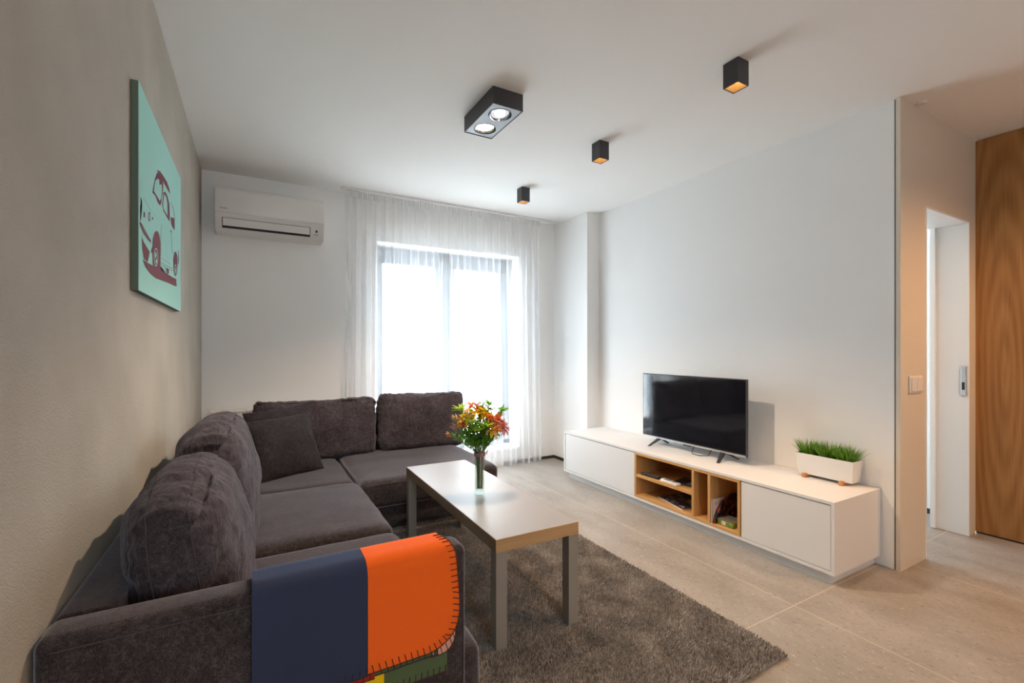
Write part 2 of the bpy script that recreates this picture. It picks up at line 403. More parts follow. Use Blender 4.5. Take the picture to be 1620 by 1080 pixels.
# white panelled end wall with the doorway
PX0, DX0, DX1, DZ = 3.085, 3.403, 4.067, 2.05
struct('wall_hall', B(((PX0, YH, 0), (DX0, YH+.022, ZC)), ((XR2+.01, YH+.022, 0), (DX0, 1.32, ZC)), ((DX0, YH, DZ), (DX1, 1.32, ZC)), ((DX1, YH, 0), (XO, 1.32, ZC))), 'panel')
struct('gap_shade_1', B(((PX0+.012, YH+.022, 0), (XR2+.01, 1.172, ZC))), 'dark')  # reveal gap filled with a dark strip that stands in for its shade
struct('wall_oak', B(((XO, YN, .012), (XO+.1, YH, ZC-.004))), 'oak_wall')
struct('gap_shade_2', B(((XO+.012, YN, 0), (XO+.1, YH, .012)), ((XO+.012, YN, ZC-.004), (XO+.1, YH, ZC))), 'dark')  # shade of the gaps below and above the oak, built as dark strips
struct('wall_side', B(((4.37, 1.32, 0), (4.5, 4.4, ZC)), ((XO, 1.19, 0), (4.5, 1.32, ZC))), 'white_wall')
struct('baseboard_side', B(((4.358, 1.32, 0), (4.37, 4.25, .035))), 'dark')
struct('wall_far', B(((XR2+.12, 4.25, 0), (3.35, 4.4, ZC)), ((4.30, 4.25, 0), (4.5, 4.4, ZC)), ((3.35, 4.25, 2.35), (4.30, 4.4, ZC)), ((3.35, 4.25, 0), (4.30, 4.4, .3))), 'white_wall')
struct('wall_rear', B(((XL, YN-.1, 0), (-.1, YN, ZC)), ((.8, YN-.1, 0), (XO+.1, YN, ZC)), ((-.1, YN-.1, 2.3), (.8, YN, ZC)), ((-.1, YN-.1, 0), (.8, YN, 1.0))), 'white_wall')
struct('baseboard_back', B(((.0, YB-.012, 0), (.985, YB, .03)), ((2.30, YB-.012, 0), (XR1, YB, .03))), 'dark')
struct('baseboard_right', B(((XR1-.012, YP, 0), (XR1, YB-.012, .03)), ((XR1-.012, YP-.012, 0), (XR2, YP, .03))), 'dark')

# doorway lining with strike plate
d1 = struct('door_1', B(((DX1-.012, YH-.004, 0), (DX1, 1.335, DZ)), ((DX0, YH-.004, DZ-.012), (DX1-.012, 1.335, DZ)), ((DX0, YH-.004, 0), (DX0+.010, 1.335, DZ-.012)), bev=.0015, seg=1), 'jamb')
bm = B(((DX1-.020, 1.150, .915), (DX1-.012, 1.178, 1.108)), bev=.0035); obj('strike_plate', bm, 'steel', d1)
bm = B(((DX1-.0215, 1.157, .952), (DX1-.0195, 1.171, 1.002))); obj('latch_opening', bm, 'dark', d1)
# door leaf standing a little inside the far side of the wall
bm = B(((DX1-.045, 1.30, .006), (DX1-.016, 1.325, DZ-.012)))
obj('door_leaf', bm, 'jamb', d1)

# light switch on the panel
t = thing('light_switch', 'white double light switch on the panel beside the doorway', 'switch', (3.258, YH, 1.02))
obj('switch_plate', B(((3.178, YH-.010, .972), (3.340, YH, 1.068)), bev=.004), 'plastic', t)
obj('switch_rocker', B(((3.190, YH-.015, .982), (3.256, YH-.010, 1.058)), bev=.002), 'plastic', t)
obj('switch_rocker', B(((3.262, YH-.015, .982), (3.328, YH-.010, 1.058)), bev=.002), 'plastic', t)
t = obj('smoke_detector', bmesh.new(), 'plastic'); bm = bmesh.new()
add_lathe(bm, [(.001, -.012), (.018, -.012), (.024, -.006), (.024, 0)], (3.26, 1.11, ZC), 20); bm.to_mesh(t.data); bm.free()
tag(t, 'tiny round white ceiling sensor by the white panel top', 'sensor')

# ------------------------------------------------------------------ balcony door (window)
YF0, YF1 = 4.47, 4.53
w = struct('window_1', B(((WX0, YF0, WZ1-.10), (WX1, YF1, WZ1)), ((WX0, YF0, WZ0), (WX1, YF1, WZ0+.05)),
                     ((WX0, YF0, WZ0), (WX0+.05, YF1, WZ1)), ((WX1-.09, YF0, WZ0), (WX1, YF1, WZ1)), ((1.66, YF0, WZ0), (1.78, YF1, WZ1)), bev=.004, seg=1), 'frame')
for (a, b) in ((WX0+.05, 1.66), (1.78, WX1-.09)):
    s = obj('sash', B(((a, YF0-.015, WZ1-.155), (b, YF1-.02, WZ1-.10)), ((a, YF0-.015, WZ0+.05), (b, YF1-.02, WZ0+.13)),
                      ((a, YF0-.015, WZ0+.05), (a+.045, YF1-.02, WZ1-.10)), ((b-.045, YF0-.015, WZ0+.05), (b, YF1-.02, WZ1-.10)), bev=.003, seg=1), 'frame', w)
    obj('pane', B(((a+.045, 4.486, WZ0+.13), (b-.045, 4.488, WZ1-.155))), 'pane', s)
obj('window_sill', B(((WX0, YB-.01, WZ0-.03), (WX1, YF0, WZ0+.005)), bev=.004), 'upvc', w)
w2 = struct('window_2', B(((3.35, 4.3, .3), (3.41, 4.35, 2.35)), ((4.24, 4.3, .3), (4.30, 4.35, 2.35)), ((3.35, 4.3, 2.29), (4.3, 4.35, 2.35)), ((3.35, 4.3, .3), (4.3, 4.35, .36))), 'upvc')
obj('pane', B(((3.41, 4.32, .36), (4.24, 4.323, 2.29))), 'pane', w2)
w3 = struct('added_fill_window', B(((-.1, YN-.08, 1.0), (-.04, YN-.03, 2.3)), ((.74, YN-.08, 1.0), (.8, YN-.03, 2.3)), ((-.04, YN-.08, 2.24), (.74, YN-.03, 2.3)), ((-.04, YN-.08, 1.0), (.74, YN-.03, 1.06))), 'upvc')  # unseen window added behind the camera to let in fill daylight
obj('pane', B(((-.04, YN-.06, 1.06), (.74, YN-.057, 2.24))), 'pane', w3)

# outside: balcony floor, dividing wall, railing, far buildings
struct('balcony_floor', B(((-.6, YO, -.1), (3.3, 5.95, .12))), 'render')
struct('wall_balcony', B(((2.86, YO+.001, .12), (3.02, 5.9, 2.6))), 'render')
rl = thing('balcony_railing', 'slim grey balcony railing seen through the sheer curtain', 'railing', (1.2, 5.85, .12))
obj('handrail', B(((-.6, 5.82, 1.19), (2.86, 5.87, 1.235)), bev=.004), 'rail', rl)
for k in range(5):
    x = -.3+.78*k; obj('post', B(((x, 5.83, .12), (x+.03, 5.86, 1.19))), 'rail', rl)
obj('glass_panel', B(((-.6, 5.84, .2), (2.86, 5.848, 1.15))), 'pane', rl)
bl = [(4, 70, 14, 12, 3.4, 'wide pale building with rows of windows beyond the balcony, left pane'), (21.5, 75, 9, 12, 8.0, 'pale tower block beyond the balcony, seen left of the mullion'),
      (34, 72, 8, 12, 9.5, 'tall pale building beyond the balcony, seen in the right pane')]
for (x, y, wd, dp, top, lab) in bl:
    t = thing('apartment_building', lab, 'building', (x+wd/2, y, -14))
    obj('building_wall', B(((x, y, -14), (x+wd, y+dp, top))), 'bldg', t)
    obj('roof', B(((x-.3, y-.3, top), (x+wd+.3, y+dp+.3, top+.4))), 'bldg', t)
    zz = top-2.4
    while zz > -10:
        xx = x+1
        while xx < x+wd-1.5:
            obj('window', B(((xx, y-.05, zz), (xx+1.2, y, zz+1.3))), 'bwin', t); xx += 2.6
        zz -= 3

# ------------------------------------------------------------------ curtain and rail
t = obj('curtain_rail', B(((.655, 4.095, 2.582), (2.885, 4.135, 2.600)), bev=.003), 'upvc'); tag(t, 'long white curtain rail fixed on the ceiling', 'curtain rail')
def curtain():
    bm = bmesh.new(); x0, x1, nx, nz = .70, 2.66, 900, 64
    rows = []
    for j in range(nz+1):
        tz = j/nz; z = 2.580 - tz*2.553; row = []
        for i in range(nx+1):
            s = i/nx
            sp = (s*1.0)
            amp = .012 + .030*min(1, tz*3)
            ph = s*2*PI*25 + 2.6*noise.noise(Vector((s*9, 0, 3))) + 1.2*noise.noise(Vector((s*6, tz*1.3, 5)))*tz
            ph2 = s*2*PI*12.3 + 2.5*noise.noise(Vector((s*5, tz*.8, 9)))
            y = 4.128 + amp*.72*math.sin(ph) * (1-.2*tz) + amp*.45*math.sin(ph2)*min(1, tz*4) + .014*noise.noise(Vector((s*14, tz*1.6, 1)))*tz
            x = x0 + (x1-x0)*s + .0145*math.sin(ph*2+.6)*min(1, tz*3+.25)
            # lower right part drifts outward and gathers
            x += (.05*s - .02)*tz*tz + .045*math.sin(s*9+1)*tz**2.5*(s > .5)*(s-.5)
            y -= .05*tz**2*max(0, (s-.55))*1.5
            zz = z
            if j == nz: zz += .006*math.sin(ph2)
            row.append(bm.verts.new((x, min(y, 4.195), zz)))
        rows.append(row)
    for a, b in zip(rows, rows[1:]):
        for i in range(nx): bm.faces.new([a[i], a[i+1], b[i+1], b[i]])
    o = obj('sheer_curtain', bm, 'sheer', None, 180)
    tag(o, 'floor length sheer white curtain hanging over the balcony door', 'curtain')
    # header tape with pencil pleats
    bm = bmesh.new(); rows = []
    for j in range(4):
        rows.append([bm.verts.new((x0+(x1-x0)*i/nx, 4.121+.007*math.sin(i/nx*2*PI*90), 2.580-.06*j/3)) for i in range(nx+1)])
    for a, b in zip(rows, rows[1:]):
        for i in range(nx): bm.faces.new([a[i], a[i+1], b[i+1], b[i]])
    obj('heading_tape', bm, 'sheer', o, 180)
curtain()

# ------------------------------------------------------------------ radiator
t = thing('radiator', 'white sectional radiator on the back wall behind the sofa', 'radiator', (.1, 4.2, .12))
for k in range(10):
    x = -.285+k*.08; bm = bmesh.new()
    add_box(bm, (x+.002, 4.150, .722), (x+.078, 4.225, .741), .006)
    add_box(bm, (x+.002, 4.150, .13), (x+.078, 4.225, .16), .006)
    add_box(bm, (x+.004, 4.150, .14), (x+.076, 4.156, .72), .002, 1)
    add_box(bm, (x+.036, 4.156, .14), (x+.044, 4.225, .72))
    add_box(bm, (x+.006, 4.19, .14), (x+.074, 4.195, .69))
    obj('section', bm, 'plastic', t)
bm = bmesh.new(); add_tube(bm, [(-.287, 4.19, .69), (-.312, 4.19, .69)], .013, 10); obj('valve', bm, 'chrome', t)
bm = bmesh.new(); add_tube(bm, [(-.20, 4.22, .68), (-.20, 4.247, .68)], .01, 8); obj('wall_bracket', bm, 'steel', t)
bm = bmesh.new(); add_tube(bm, [(.4, 4.22, .68), (.4, 4.247, .68)], .01, 8); obj('wall_bracket', bm, 'steel', t)

# ------------------------------------------------------------------ air conditioner
t = thing('air_conditioner', 'white split air conditioner high on the back wall', 'air conditioner', (.13, 4.25, 2.27))
AX0, AX1 = -.246, .512
prof = [(4.25, 2.432), (4.07, 2.436), (4.045, 2.425), (4.032, 2.40), (4.030, 2.235), (4.045, 2.222), (4.052, 2.205), (4.075, 2.135), (4.10, 2.112), (4.13, 2.105), (4.25, 2.105)]
bm = bmesh.new(); add_prism(bm, prof, 'x', AX0, AX1)
bmesh.ops.bevel(bm, geom=[e for e in bm.edges if abs(e.verts[0].co.x-e.verts[1].co.x) < 1e-4], offset=.006, segments=2, affect='EDGES')
obj('casing', bm, 'plastic', t, 30)
bm = B(((AX0+.004, 4.024, 2.240), (AX1-.004, 4.032, 2.402)), bev=.003); obj('front_panel', bm, 'plastic', t, 30)
def slant(x0, x1, f0, f1, d0, d1):   # strip on the slanted lower front, f along the slope, d outward
    a = Vector((0, 4.052, 2.205)); b = Vector((0, 4.075, 2.135)); dr = (b-a); n = Vector((0, -.95, -.31)).normalized()
    bm = bmesh.new(); q = []
    for x in (x0, x1):
        for f in (f0, f1):
            for d in (d0, d1): q.append(bm.verts.new(Vector((x, 0, 0))+a+dr*f+n*d))
    for f in ((0, 1, 3, 2), (4, 5, 7, 6), (0, 1, 5, 4), (2, 3, 7, 6), (0, 2, 6, 4), (1, 3, 7, 5)): bm.faces.new([q[i] for i in f])
    return bm
obj('air_outlet', slant(AX0+.045, AX1-.105, .0, 1.05, -.004, .0015), 'dark', t)
obj('louvre_flap', slant(AX0+.05, AX1-.11, .04, .80, .002, .006), 'plastic', t)
obj('sensor_window', slant(AX1-.065, AX1-.05, .25, .5, .0005, .003), 'black', t)
obj('indicator_panel', slant(AX1-.078, AX1-.045, .72, .78, .0005, .002), 'greytop', t)
mt = Matrix.Translation((AX0+.055, 4.0235, 2.262)) @ Euler((R(90), 0, 0)).to_matrix().to_4x4()
o = text_mesh('brand_lettering', 'DAIKIN', .014, mt, 'black', t); o['label'] = 'small dark lettering'

# ------------------------------------------------------------------ picture
t = thing('canvas_picture', 'teal canvas picture with a maroon retro car on the grey wall', 'picture', (XL, 2.39, 1.75))
obj('canvas_edge', B(((XL+.001, 1.892, 1.412), (-.3235, 2.885, 2.092)), bev=.001, seg=1), 'olive', t)
obj('canvas_front', B(((-.3235, 1.892, 1.412), (-.322, 2.885, 2.092))), 'teal', t)
XF = -.322
def c2w(a, b):      # traced drawing coordinates to the canvas (y, z), worked out once from the photograph
    px, py = 200+a/4.5, 240+b/4.5
    cyaw, syaw = math.cos(-.5139), math.sin(-.5139)
    u = (px-810)/726.28; v = (550.8-py)/726.28
    dx, dy = -syaw+cyaw*u, cyaw+syaw*u
    k = XF/dx
    return (dy*k, 1.2235+v*k)
def ell(cx, cy, rx, ry, n=22, a0=0, a1=360): return [(cx+rx*math.cos(R(a0+(a1-a0)*i/n)), cy+ry*math.sin(R(a0+(a1-a0)*i/n))) for i in range(n)]
def line(pts, w): 
    return [(x-w/2, y-w*.6) for x, y in pts] + [(x+w/2, y+w*.6) for x, y in reversed(pts)]
car = [('m', [(220, 130), (238, 138), (262, 172), (288, 215), (303, 258), (312, 300), (298, 280), (276, 240), (258, 210), (242, 168), (230, 148), (218, 140)]),
       ('m', [(218, 146), (232, 152), (250, 185), (261, 228), (259, 285), (250, 330), (247, 365), (238, 382), (222, 360), (205, 312), (184, 290), (190, 250), (203, 190)]),
       ('t', [(206, 205), (222, 190), (232, 200), (234, 235), (250, 232), (252, 280), (246, 330), (236, 350), (220, 320), (195, 280), (198, 240)]),
       ('m', [(262, 290), (275, 283), (292, 318), (304, 370), (308, 445), (306, 497), (290, 470), (262, 420), (254, 380)]),
       ('t', [(268, 300), (282, 322), (290, 370), (292, 455), (276, 430), (262, 402), (260, 375)]),
       ('m', [(313, 465), (328, 468), (342, 478), (342, 557), (330, 542), (318, 515)]),
       ('m', line([(315, 357), (328, 388), (338, 432), (342, 478)], 3)),
       ('m', line([(118, 328), (140, 367), (175, 422), (205, 455), (235, 490)], 2.5)),
       ('m', line([(100, 325), (108, 350), (100, 380), (108, 400), (98, 440), (98, 490)], 3)),
       ('m', ell(125, 447, 5, 22)), ('m', ell(162, 462, 8, 34)), ('t', ell(162, 462, 4, 24)), ('m', ell(184, 474, 4, 10)),
       ('m', [(90, 498), (104, 506), (140, 575), (172, 630), (172, 647), (150, 625), (120, 580), (95, 520)]),
       ('t', line([(106, 528), (135, 580), (162, 622)], 4)),
       ('m', line([(135, 590), (155, 625), (175, 655)], 2.5)),
       ('m', [(107, 606), (120, 640), (150, 690), (163, 712), (158, 745), (148, 787), (124, 762), (112, 690)]),
       ('m', [(114, 768), (150, 790), (190, 812), (240, 812), (242, 840), (275, 860), (330, 895), (352, 905), (356, 957), (340, 955), (300, 935), (212, 902), (170, 868), (135, 820)]),
       ('m', ell(212, 672, 28, 108, 26, 180, 360) + [(240, 800), (228, 850), (205, 850), (186, 800), (183, 720), (172, 712), (178, 690)]),
       ('t', ell(208, 750, 15, 66)), ('m', ell(208, 750, 12, 58)), ('t', ell(206, 735, 5, 22)), ('t', ell(210, 778, 5, 18)),
       ('m', line([(245, 757), (280, 780), (310, 800)], 3)),
       ('m', line([(240, 785), (285, 812), (325, 832)], 4)), ('m', line([(240, 800), (285, 828), (325, 848)], 3)),
       ('m', ell(347, 800, 14, 90)), ('t', ell(347, 846, 8, 46)), ('m', ell(347, 846, 6, 38)), ('t', ell(347, 846, 2.5, 20)),
       ('m', [(280, 825), (300, 838), (298, 868), (288, 868)]), ('m', ell(313, 566, 2.5, 8)), ('m', line([(366, 700), (370, 760), (368, 800)], 2.5)),
       ('m', line([(315, 560), (320, 640), (322, 720)], 1.2)), ('m', line([(246, 520), (240, 620), (244, 740)], 1.2))]
bm = bmesh.new()
for i, (c, poly) in enumerate(car):
    x = XF + .0003 + i*.00004
    f = bm.faces.new([bm.verts.new((x, *c2w(a, b))) for a, b in poly]); f.material_index = 0 if c == 'm' else 1
bmesh.ops.triangulate(bm, faces=bm.faces)
r_ = bmesh.ops.extrude_face_region(bm, geom=bm.faces[:])
for v in [g for g in r_['geom'] if isinstance(g, bmesh.types.BMVert)]: v.co.x += .0002
obj('car_print', bm, ['maroon', 'teal'], t)

# ------------------------------------------------------------------ ceiling lamps
def cube_lamp(y, lab):
    t = thing('ceiling_downlight', lab, 'ceiling lamp', (2.032, y, ZC), 0, 'square ceiling downlights in a row')
    a, b, zb = .04, .0365, 2.482; cx = 2.032
    obj('housing', B(((cx-a, y-a, zb), (cx-b, y+a, ZC)), ((cx+b, y-a, zb), (cx+a, y+a, ZC)), ((cx-b, y-a, zb), (cx+b, y-b, ZC)), ((cx-b, y+b, zb), (cx+b, y+a, ZC)), ((cx-b, y-b, 2.575), (cx+b, y+b, ZC))), 'anthracite', t)
    bm = bmesh.new(); q = .0355
    lo = [bm.verts.new((cx+i*q, y+j*q, zb+.002)) for i, j in ((-1, -1), (1, -1), (1, 1), (-1, 1))]
    hi = [bm.verts.new((cx+i*q*.6, y+j*q*.6, 2.552)) for i, j in ((-1, -1), (1, -1), (1, 1), (-1, 1))]
    for i in range(4): bm.faces.new([lo[i], lo[(i+1) % 4], hi[(i+1) % 4], hi[i]])
    obj('reflector', bm, 'gold', t)
    bm = bmesh.new(); add_lathe(bm, [(.019, 0), (.019, .008)], (cx, y, 2.556), 16); obj('bulb', bm, 'led_in', t)
cube_lamp(1.40, 'small square black ceiling downlight, largest and nearest of the three')
cube_lamp(2.393, 'small square black ceiling downlight, middle one of the three')
cube_lamp(3.40, 'small square black ceiling downlight nearest the curtain')
t = thing('twin_spotlight', 'long black ceiling box with two round spots above the coffee table', 'ceiling lamp', (1.187, 2.33, ZC))
x0, x1, y0, y1, zb = 1.096, 1.278, 2.143, 2.519, 2.508
obj('housing', B(((x0, y0, zb), (x0+.003, y1, ZC)), ((x1-.003, y0, zb), (x1, y1, ZC)), ((x0+.003, y0, zb), (x1-.003, y0+.003, ZC)), ((x0+.003, y1-.003, zb), (x1-.003, y1, ZC)), ((x0+.003, y0+.003, 2.585), (x1-.003, y1-.003, ZC))), 'anthracite', t)
for (yc, m_, lab) in ((2.237, 'led_cool', 'silver slotted spot that looks unlit'), (2.425, 'led_warm', 'warm glowing spot')):
    pass
def holed_plate():
    bm = bmesh.new(); n = 32
    for yc, ya, yb in ((2.237, y0+.003, 2.331), (2.425, 2.331, y1-.003)):
        for zz in (zb+.003, zb+.005):
            ring = []; outer = []
            for i in range(n):
                a = 2*PI*(i+.5)/n; c, s = math.cos(a), math.sin(a)
                ring.append(bm.verts.new((1.187+.066*c, yc+.066*s, zz)))
                hx, hy = (x1-x0)/2-.003, (yb-ya)/2; cy = (ya+yb)/2
                k = min(hx/abs(c), hy/abs(s)); outer.append(bm.verts.new((1.187+c*k, cy+s*k, zz)))
            for sx in (-1, 1):
                for sy in (-1, 1):
                    cn = Vector((1.187+sx*hx, cy+sy*hy, zz)); min(outer, key=lambda v: (v.co-cn).length).co = cn
            for i in range(n):
                j = (i+1) % n; bm.faces.new([ring[i], ring[j], outer[j], outer[i]])
            # square the corners
    return bm
pb = holed_plate()
for yc, ya, yb in ((2.237, y0+.003, 2.331), (2.425, 2.331, y1-.003)):
    pass
obj('face_plate', pb, 'silver_plate', t)
for (yc, m_, tl) in ((2.237, 'led_cool', -.26), (2.425, 'led_warm', -.10)):
    bm = bmesh.new(); add_lathe(bm, [(.066, 0), (.066, .05), (.063, .05), (.063, -.002), (.066, -.002)], (1.187, yc, zb+.003), 32, cap=False); 
    g = obj('gimbal_ring', bm, 'bezel', t, 40)
    bm = bmesh.new(); add_lathe(bm, [(.054, 0), (.058, .002), (.058, .014), (.052, .030), (.044, .030), (.050, .004), (.054, 0)], (0, 0, 0), 32, cap=False)
    bm.transform(Matrix.Translation((1.187, yc, zb+.006)) @ Euler((tl, 0, 0)).to_matrix().to_4x4())
    obj('spot_housing', bm, 'chrome', g, 40)
    bm = bmesh.new(); add_lathe(bm, [(.001, .006), (.046, .010), (.046, .016), (.001, .016)], (0, 0, 0), 32)
    bm.transform(Matrix.Translation((1.187, yc, zb+.006)) @ Euler((tl, 0, 0)).to_matrix().to_4x4())
    obj('spot_lens', bm, m_, g, 40)
    if m_ == 'led_cool':
        bm = bmesh.new()
        for k in range(30):
            a = 2*PI*k/30; c, s = math.cos(a), math.sin(a)
            add_tube(bm, [(.033*c, .033*s, .006), (.044*c, .044*s, .008)], .0013, 4)
        bm.transform(Matrix.Translation((1.187, yc, zb+.006)) @ Euler((tl, 0, 0)).to_matrix().to_4x4())
        obj('cooling_slots', bm, 'bezel', g)

# ------------------------------------------------------------------ rug
def rug():
    rx0, rx1, ry0, ry1 = .46, 1.845, 1.045, 3.085
    t = thing('rug', 'large rectangular dark taupe shaggy rug under the coffee table', 'rug', ((rx0+rx1)/2, (ry0+ry1)/2, 0))
    obj('backing', B(((rx0+.006, ry0+.006, .001), (rx1-.006, ry1-.006, .008))), 'rug', t)
    st = .0056; rnd = random.Random(3); vs = []; fs = []
    nx = int((rx1-rx0)/st); ny = int((ry1-ry0)/st); ox, oy = (rx0+rx1)/2, (ry0+ry1)/2
    for i in range(nx):
        for j in range(ny):
            x = rx0+(i+rnd.random())*st; y = ry0+(j+rnd.random())*st
            if y < 1.05*x-.9: pass
            n1 = noise.noise(Vector((x*9, y*9, 0))); n2 = noise.noise(Vector((x*9, y*9, 7)))
            n3 = noise.noise(Vector((x*32, y*32, 3)))
            lx = .010*n1+.009*(rnd.random()-.5)+.005*n3; ly = .010*n2+.009*(rnd.random()-.5)-.002
            h = .021+.005*rnd.random()+.004*n3
            a = rnd.random()*6.28; w = .0031
            k = len(vs); x -= ox; y -= oy
            for q in range(3):
                vs.append((x+w*math.cos(a+q*2.094), y+w*math.sin(a+q*2.094), .006))
            mx, my = x+lx*.45, y+ly*.45
            for q in range(3):
                vs.append((mx+w*.85*math.cos(a+q*2.094), my+w*.85*math.sin(a+q*2.094), h*.7))
            vs.append((x+lx, y+ly, h))
            for q in range(3):
                p = (q+1) % 3
                fs.append((k+q, k+p, k+3+p, k+3+q)); fs.append((k+3+q, k+3+p, k+6))
    me = bpy.data.meshes.new('pile'); me.from_pydata(vs, [], fs); me.materials.append(M['rug'])
    o = bpy.data.objects.new('pile', me); C.objects.link(o); o.parent = t; o['kind'] = 'stuff'
rug()

# ------------------------------------------------------------------ soft things
def cush(w, t, h, r, puff, n=26, wr=.006, seed=0, pleat=0, sag=0, soft=1.0, taper=0, droop=0):
    """boxy cushion: width x, thickness y (front is -y), height z from 0"""
    bm = bmesh.new(); vmap = {}
    def vert(p):
        k = (round(p[0], 4), round(p[1], 4), round(p[2], 4))
        if k not in vmap: vmap[k] = bm.verts.new(p)
        return vmap[k]
    def g(u): return math.sin(u*PI/2)*.6+u*.4
    N_ = n
    for ax in range(3):
        for sg in (-1, 1):
            for i in range(N_):
                for j in range(N_):
                    q = []
                    for (a, b) in ((i, j), (i+1, j), (i+1, j+1), (i, j+1)):
                        u, v = g(-1+2*a/N_), g(-1+2*b/N_); p = [0, 0, 0]; p[ax] = sg; p[(ax+1) % 3] = u; p[(ax+2) % 3] = v; q.append(vert(tuple(p)))
                    try: bm.faces.new(q)
                    except ValueError: pass
    hx, hy, hz = w/2, t/2, h/2; rx = min(r, hx*.98); ry = min(r, hy*.98); rz = min(r, hz*.98)
    for v in bm.verts:
        p = v.co.copy(); u, y_, z_ = p
        P_ = Vector((u*hx, y_*hy, z_*hz)); q = Vector((max(-hx+rx, min(hx-rx, P_.x)), max(-hy+ry, min(hy-ry, P_.y)), max(-hz+rz, min(hz-rz, P_.z))))
        d = P_-q; d = Vector((d.x/rx, d.y/ry, d.z/rz))
        if d.length > 1e-6: d.normalize()
        P_ = q+Vector((d.x*rx, d.y*ry, d.z*rz))
        e = max(0, 1-(P_.x/hx)**2)**.6*max(0, 1-(P_.z/hz)**2)**.6
        P_.y += (P_.y/hy)*puff*e
        e2 = max(0, 1-(P_.x/hx)**2)*max(0, 1-(P_.y/(hy+puff))**2)
        P_.z += (P_.z/hz)*puff*.35*e2*soft - sag*max(0, P_.z/hz)*max(0, 1-(P_.x/hx)**2)
        e3 = max(0, 1-(P_.z/hz)**2)*max(0, 1-(P_.y/(hy+puff))**2)
        P_.x += (P_.x/hx)*puff*.3*e3*soft
        if taper:
            ax = abs(P_.x/hx); P_.y *= 1-taper*ax**4; P_.z -= droop*ax**3*max(0, P_.z/hz)
            P_.y *= 1-.35*taper*max(0, P_.z/hz)**3
        v.co = P_
    bm.normal_update()
    off = Vector((seed*3.7, seed*1.3, seed*7.1)); mv = {}
    for v in bm.verts:
        p = v.co
        d = wr*(noise.noise(p*6+off)*1.2+.6*noise.noise(p*14+off)+.3*noise.noise(p*30+off))
        if pleat:
            edge = math.exp(-max(0, (hz-p.z))/.10)+.8*math.exp(-max(0, hx-abs(p.x))/.07)+.5*math.exp(-(p.z+hz)/.08)
            rg = noise.noise(Vector((p.x*38, p.y*5, p.z*6))+off) if (hz-p.z) < (hx-abs(p.x)) else noise.noise(Vector((p.x*6, p.y*5, p.z*34))+off)
            d += pleat*edge*rg
        mv[v] = v.normal*d
    for v, d in mv.items(): v.co += d
    for v in bm.verts: v.co.z += hz
    return bm
def pillow(w, h, T, n=30, seed=0, wr=.008):
    bm = bmesh.new(); off = Vector((seed*5.1, 2, seed)); gr = {}
    def pt(u, v, s):
        pin = .055
        x = u*w/2*(1-pin*(1-v*v)*abs(u)**2); z = v*h/2*(1-pin*(1-u*u)*abs(v)**2)
        th = T*(max(0, 1-abs(u)**2.6)*max(0, 1-abs(v)**2.6))**.55
        p = Vector((x, s*th/2, z))
        rad = Vector((u, 0, v)); e = min(1-abs(u), 1-abs(v))
        d = wr*(noise.noise(p*9+off)+.5*noise.noise(p*20+off))*min(1, e*5+.15)
        d += .006*math.exp(-e/.18)*noise.noise(Vector((math.atan2(v, u)*9, s, seed)))*min(1, e*12)
        p.y += s*d
        return p
    for s in (-1, 1):
        for i in range(n+1):
            for j in range(n+1):
                u, v = math.sin((-1+2*i/n)*PI/2), math.sin((-1+2*j/n)*PI/2)
                if (i in (0, n) or j in (0, n)):
                    if (i, j, 0) not in gr: gr[(i, j, 0)] = bm.verts.new(pt(u, v, 0))
                    gr[(i, j, s)] = gr[(i, j, 0)]
                else: gr[(i, j, s)] = bm.verts.new(pt(u, v, s))
        for i in range(n):
            for j in range(n): bm.faces.new([gr[(i, j, s)], gr[(i+1, j, s)], gr[(i+1, j+1, s)], gr[(i, j+1, s)]])
    for v in bm.verts: v.co.z += h/2
    return bm
def seam_loop(w, h, y, r=.0022, inset=.012, n=10, wob=.003, seed=0, rc=.05, puffz=0):
    """piping loop round a cushion face at depth y"""
    hx, hz = w/2-inset, h/2-inset; pts = []
    for cx, cz, a0 in ((hx-rc, hz-rc, 0), (-hx+rc, hz-rc, 90), (-hx+rc, -hz+rc, 180), (hx-rc, -hz+rc, 270)):
        for k in range(n+1):
            a = R(a0+90*k/n); pts.append(Vector((cx+rc*math.cos(a), y, cz+rc*math.sin(a)+h/2)))
    out = []
    for i, p in enumerate(pts):
        q = pts[(i+1) % len(pts)]; m = max(1, int((q-p).length/.03))
        for k in range(m): out.append(p.lerp(q, k/m))
    for p in out:
        p.y += wob*noise.noise(p*12+Vector((seed, 0, 0)))
    out.append(out[0].copy()); out.append(out[1].copy())
    bm = bmesh.new(); add_tube(bm, out, r, 6, cap=False); return bm

def loose_cushion(name, label, cat, loc, rot, w, t, h, mat_='cushion', group=None, seed=1, puff=.03, r=.07, pleat=.006, wr=.007, sag=.01, taper=0, droop=0, seams=0):
    bm = cush(w, t, h, r, puff, 44, wr, seed, pleat, sag, 1.0, taper, droop)
    e = thing(name, label, cat, loc, 0, group); e.rotation_euler = rot
    if seams:
        from mathutils.bvhtree import BVHTree
        tree = BVHTree.FromBMesh(bm)
        for yy in (-seams, seams):
            pts = []
            for k in range(160):
                a = 2*PI*k/160; c0 = Vector((0, yy*.9+.004*noise.noise(Vector((k*.21, seed, yy))), h/2)); far = Vector((math.cos(a)*w, 0, math.sin(a)*h))
                hit = tree.ray_cast(c0+far, -far.normalized())
                if hit[0] is not None: pts.append(hit[0]-far.normalized()*-.0006)
            pts += pts[:2]; b2 = bmesh.new(); add_tube(b2, pts, .0017, 5, cap=False); obj('stitched_seam', b2, 'seam', e, world=False)
    obj('cushion_body', bm, mat_, e, 180, world=False)
    return e

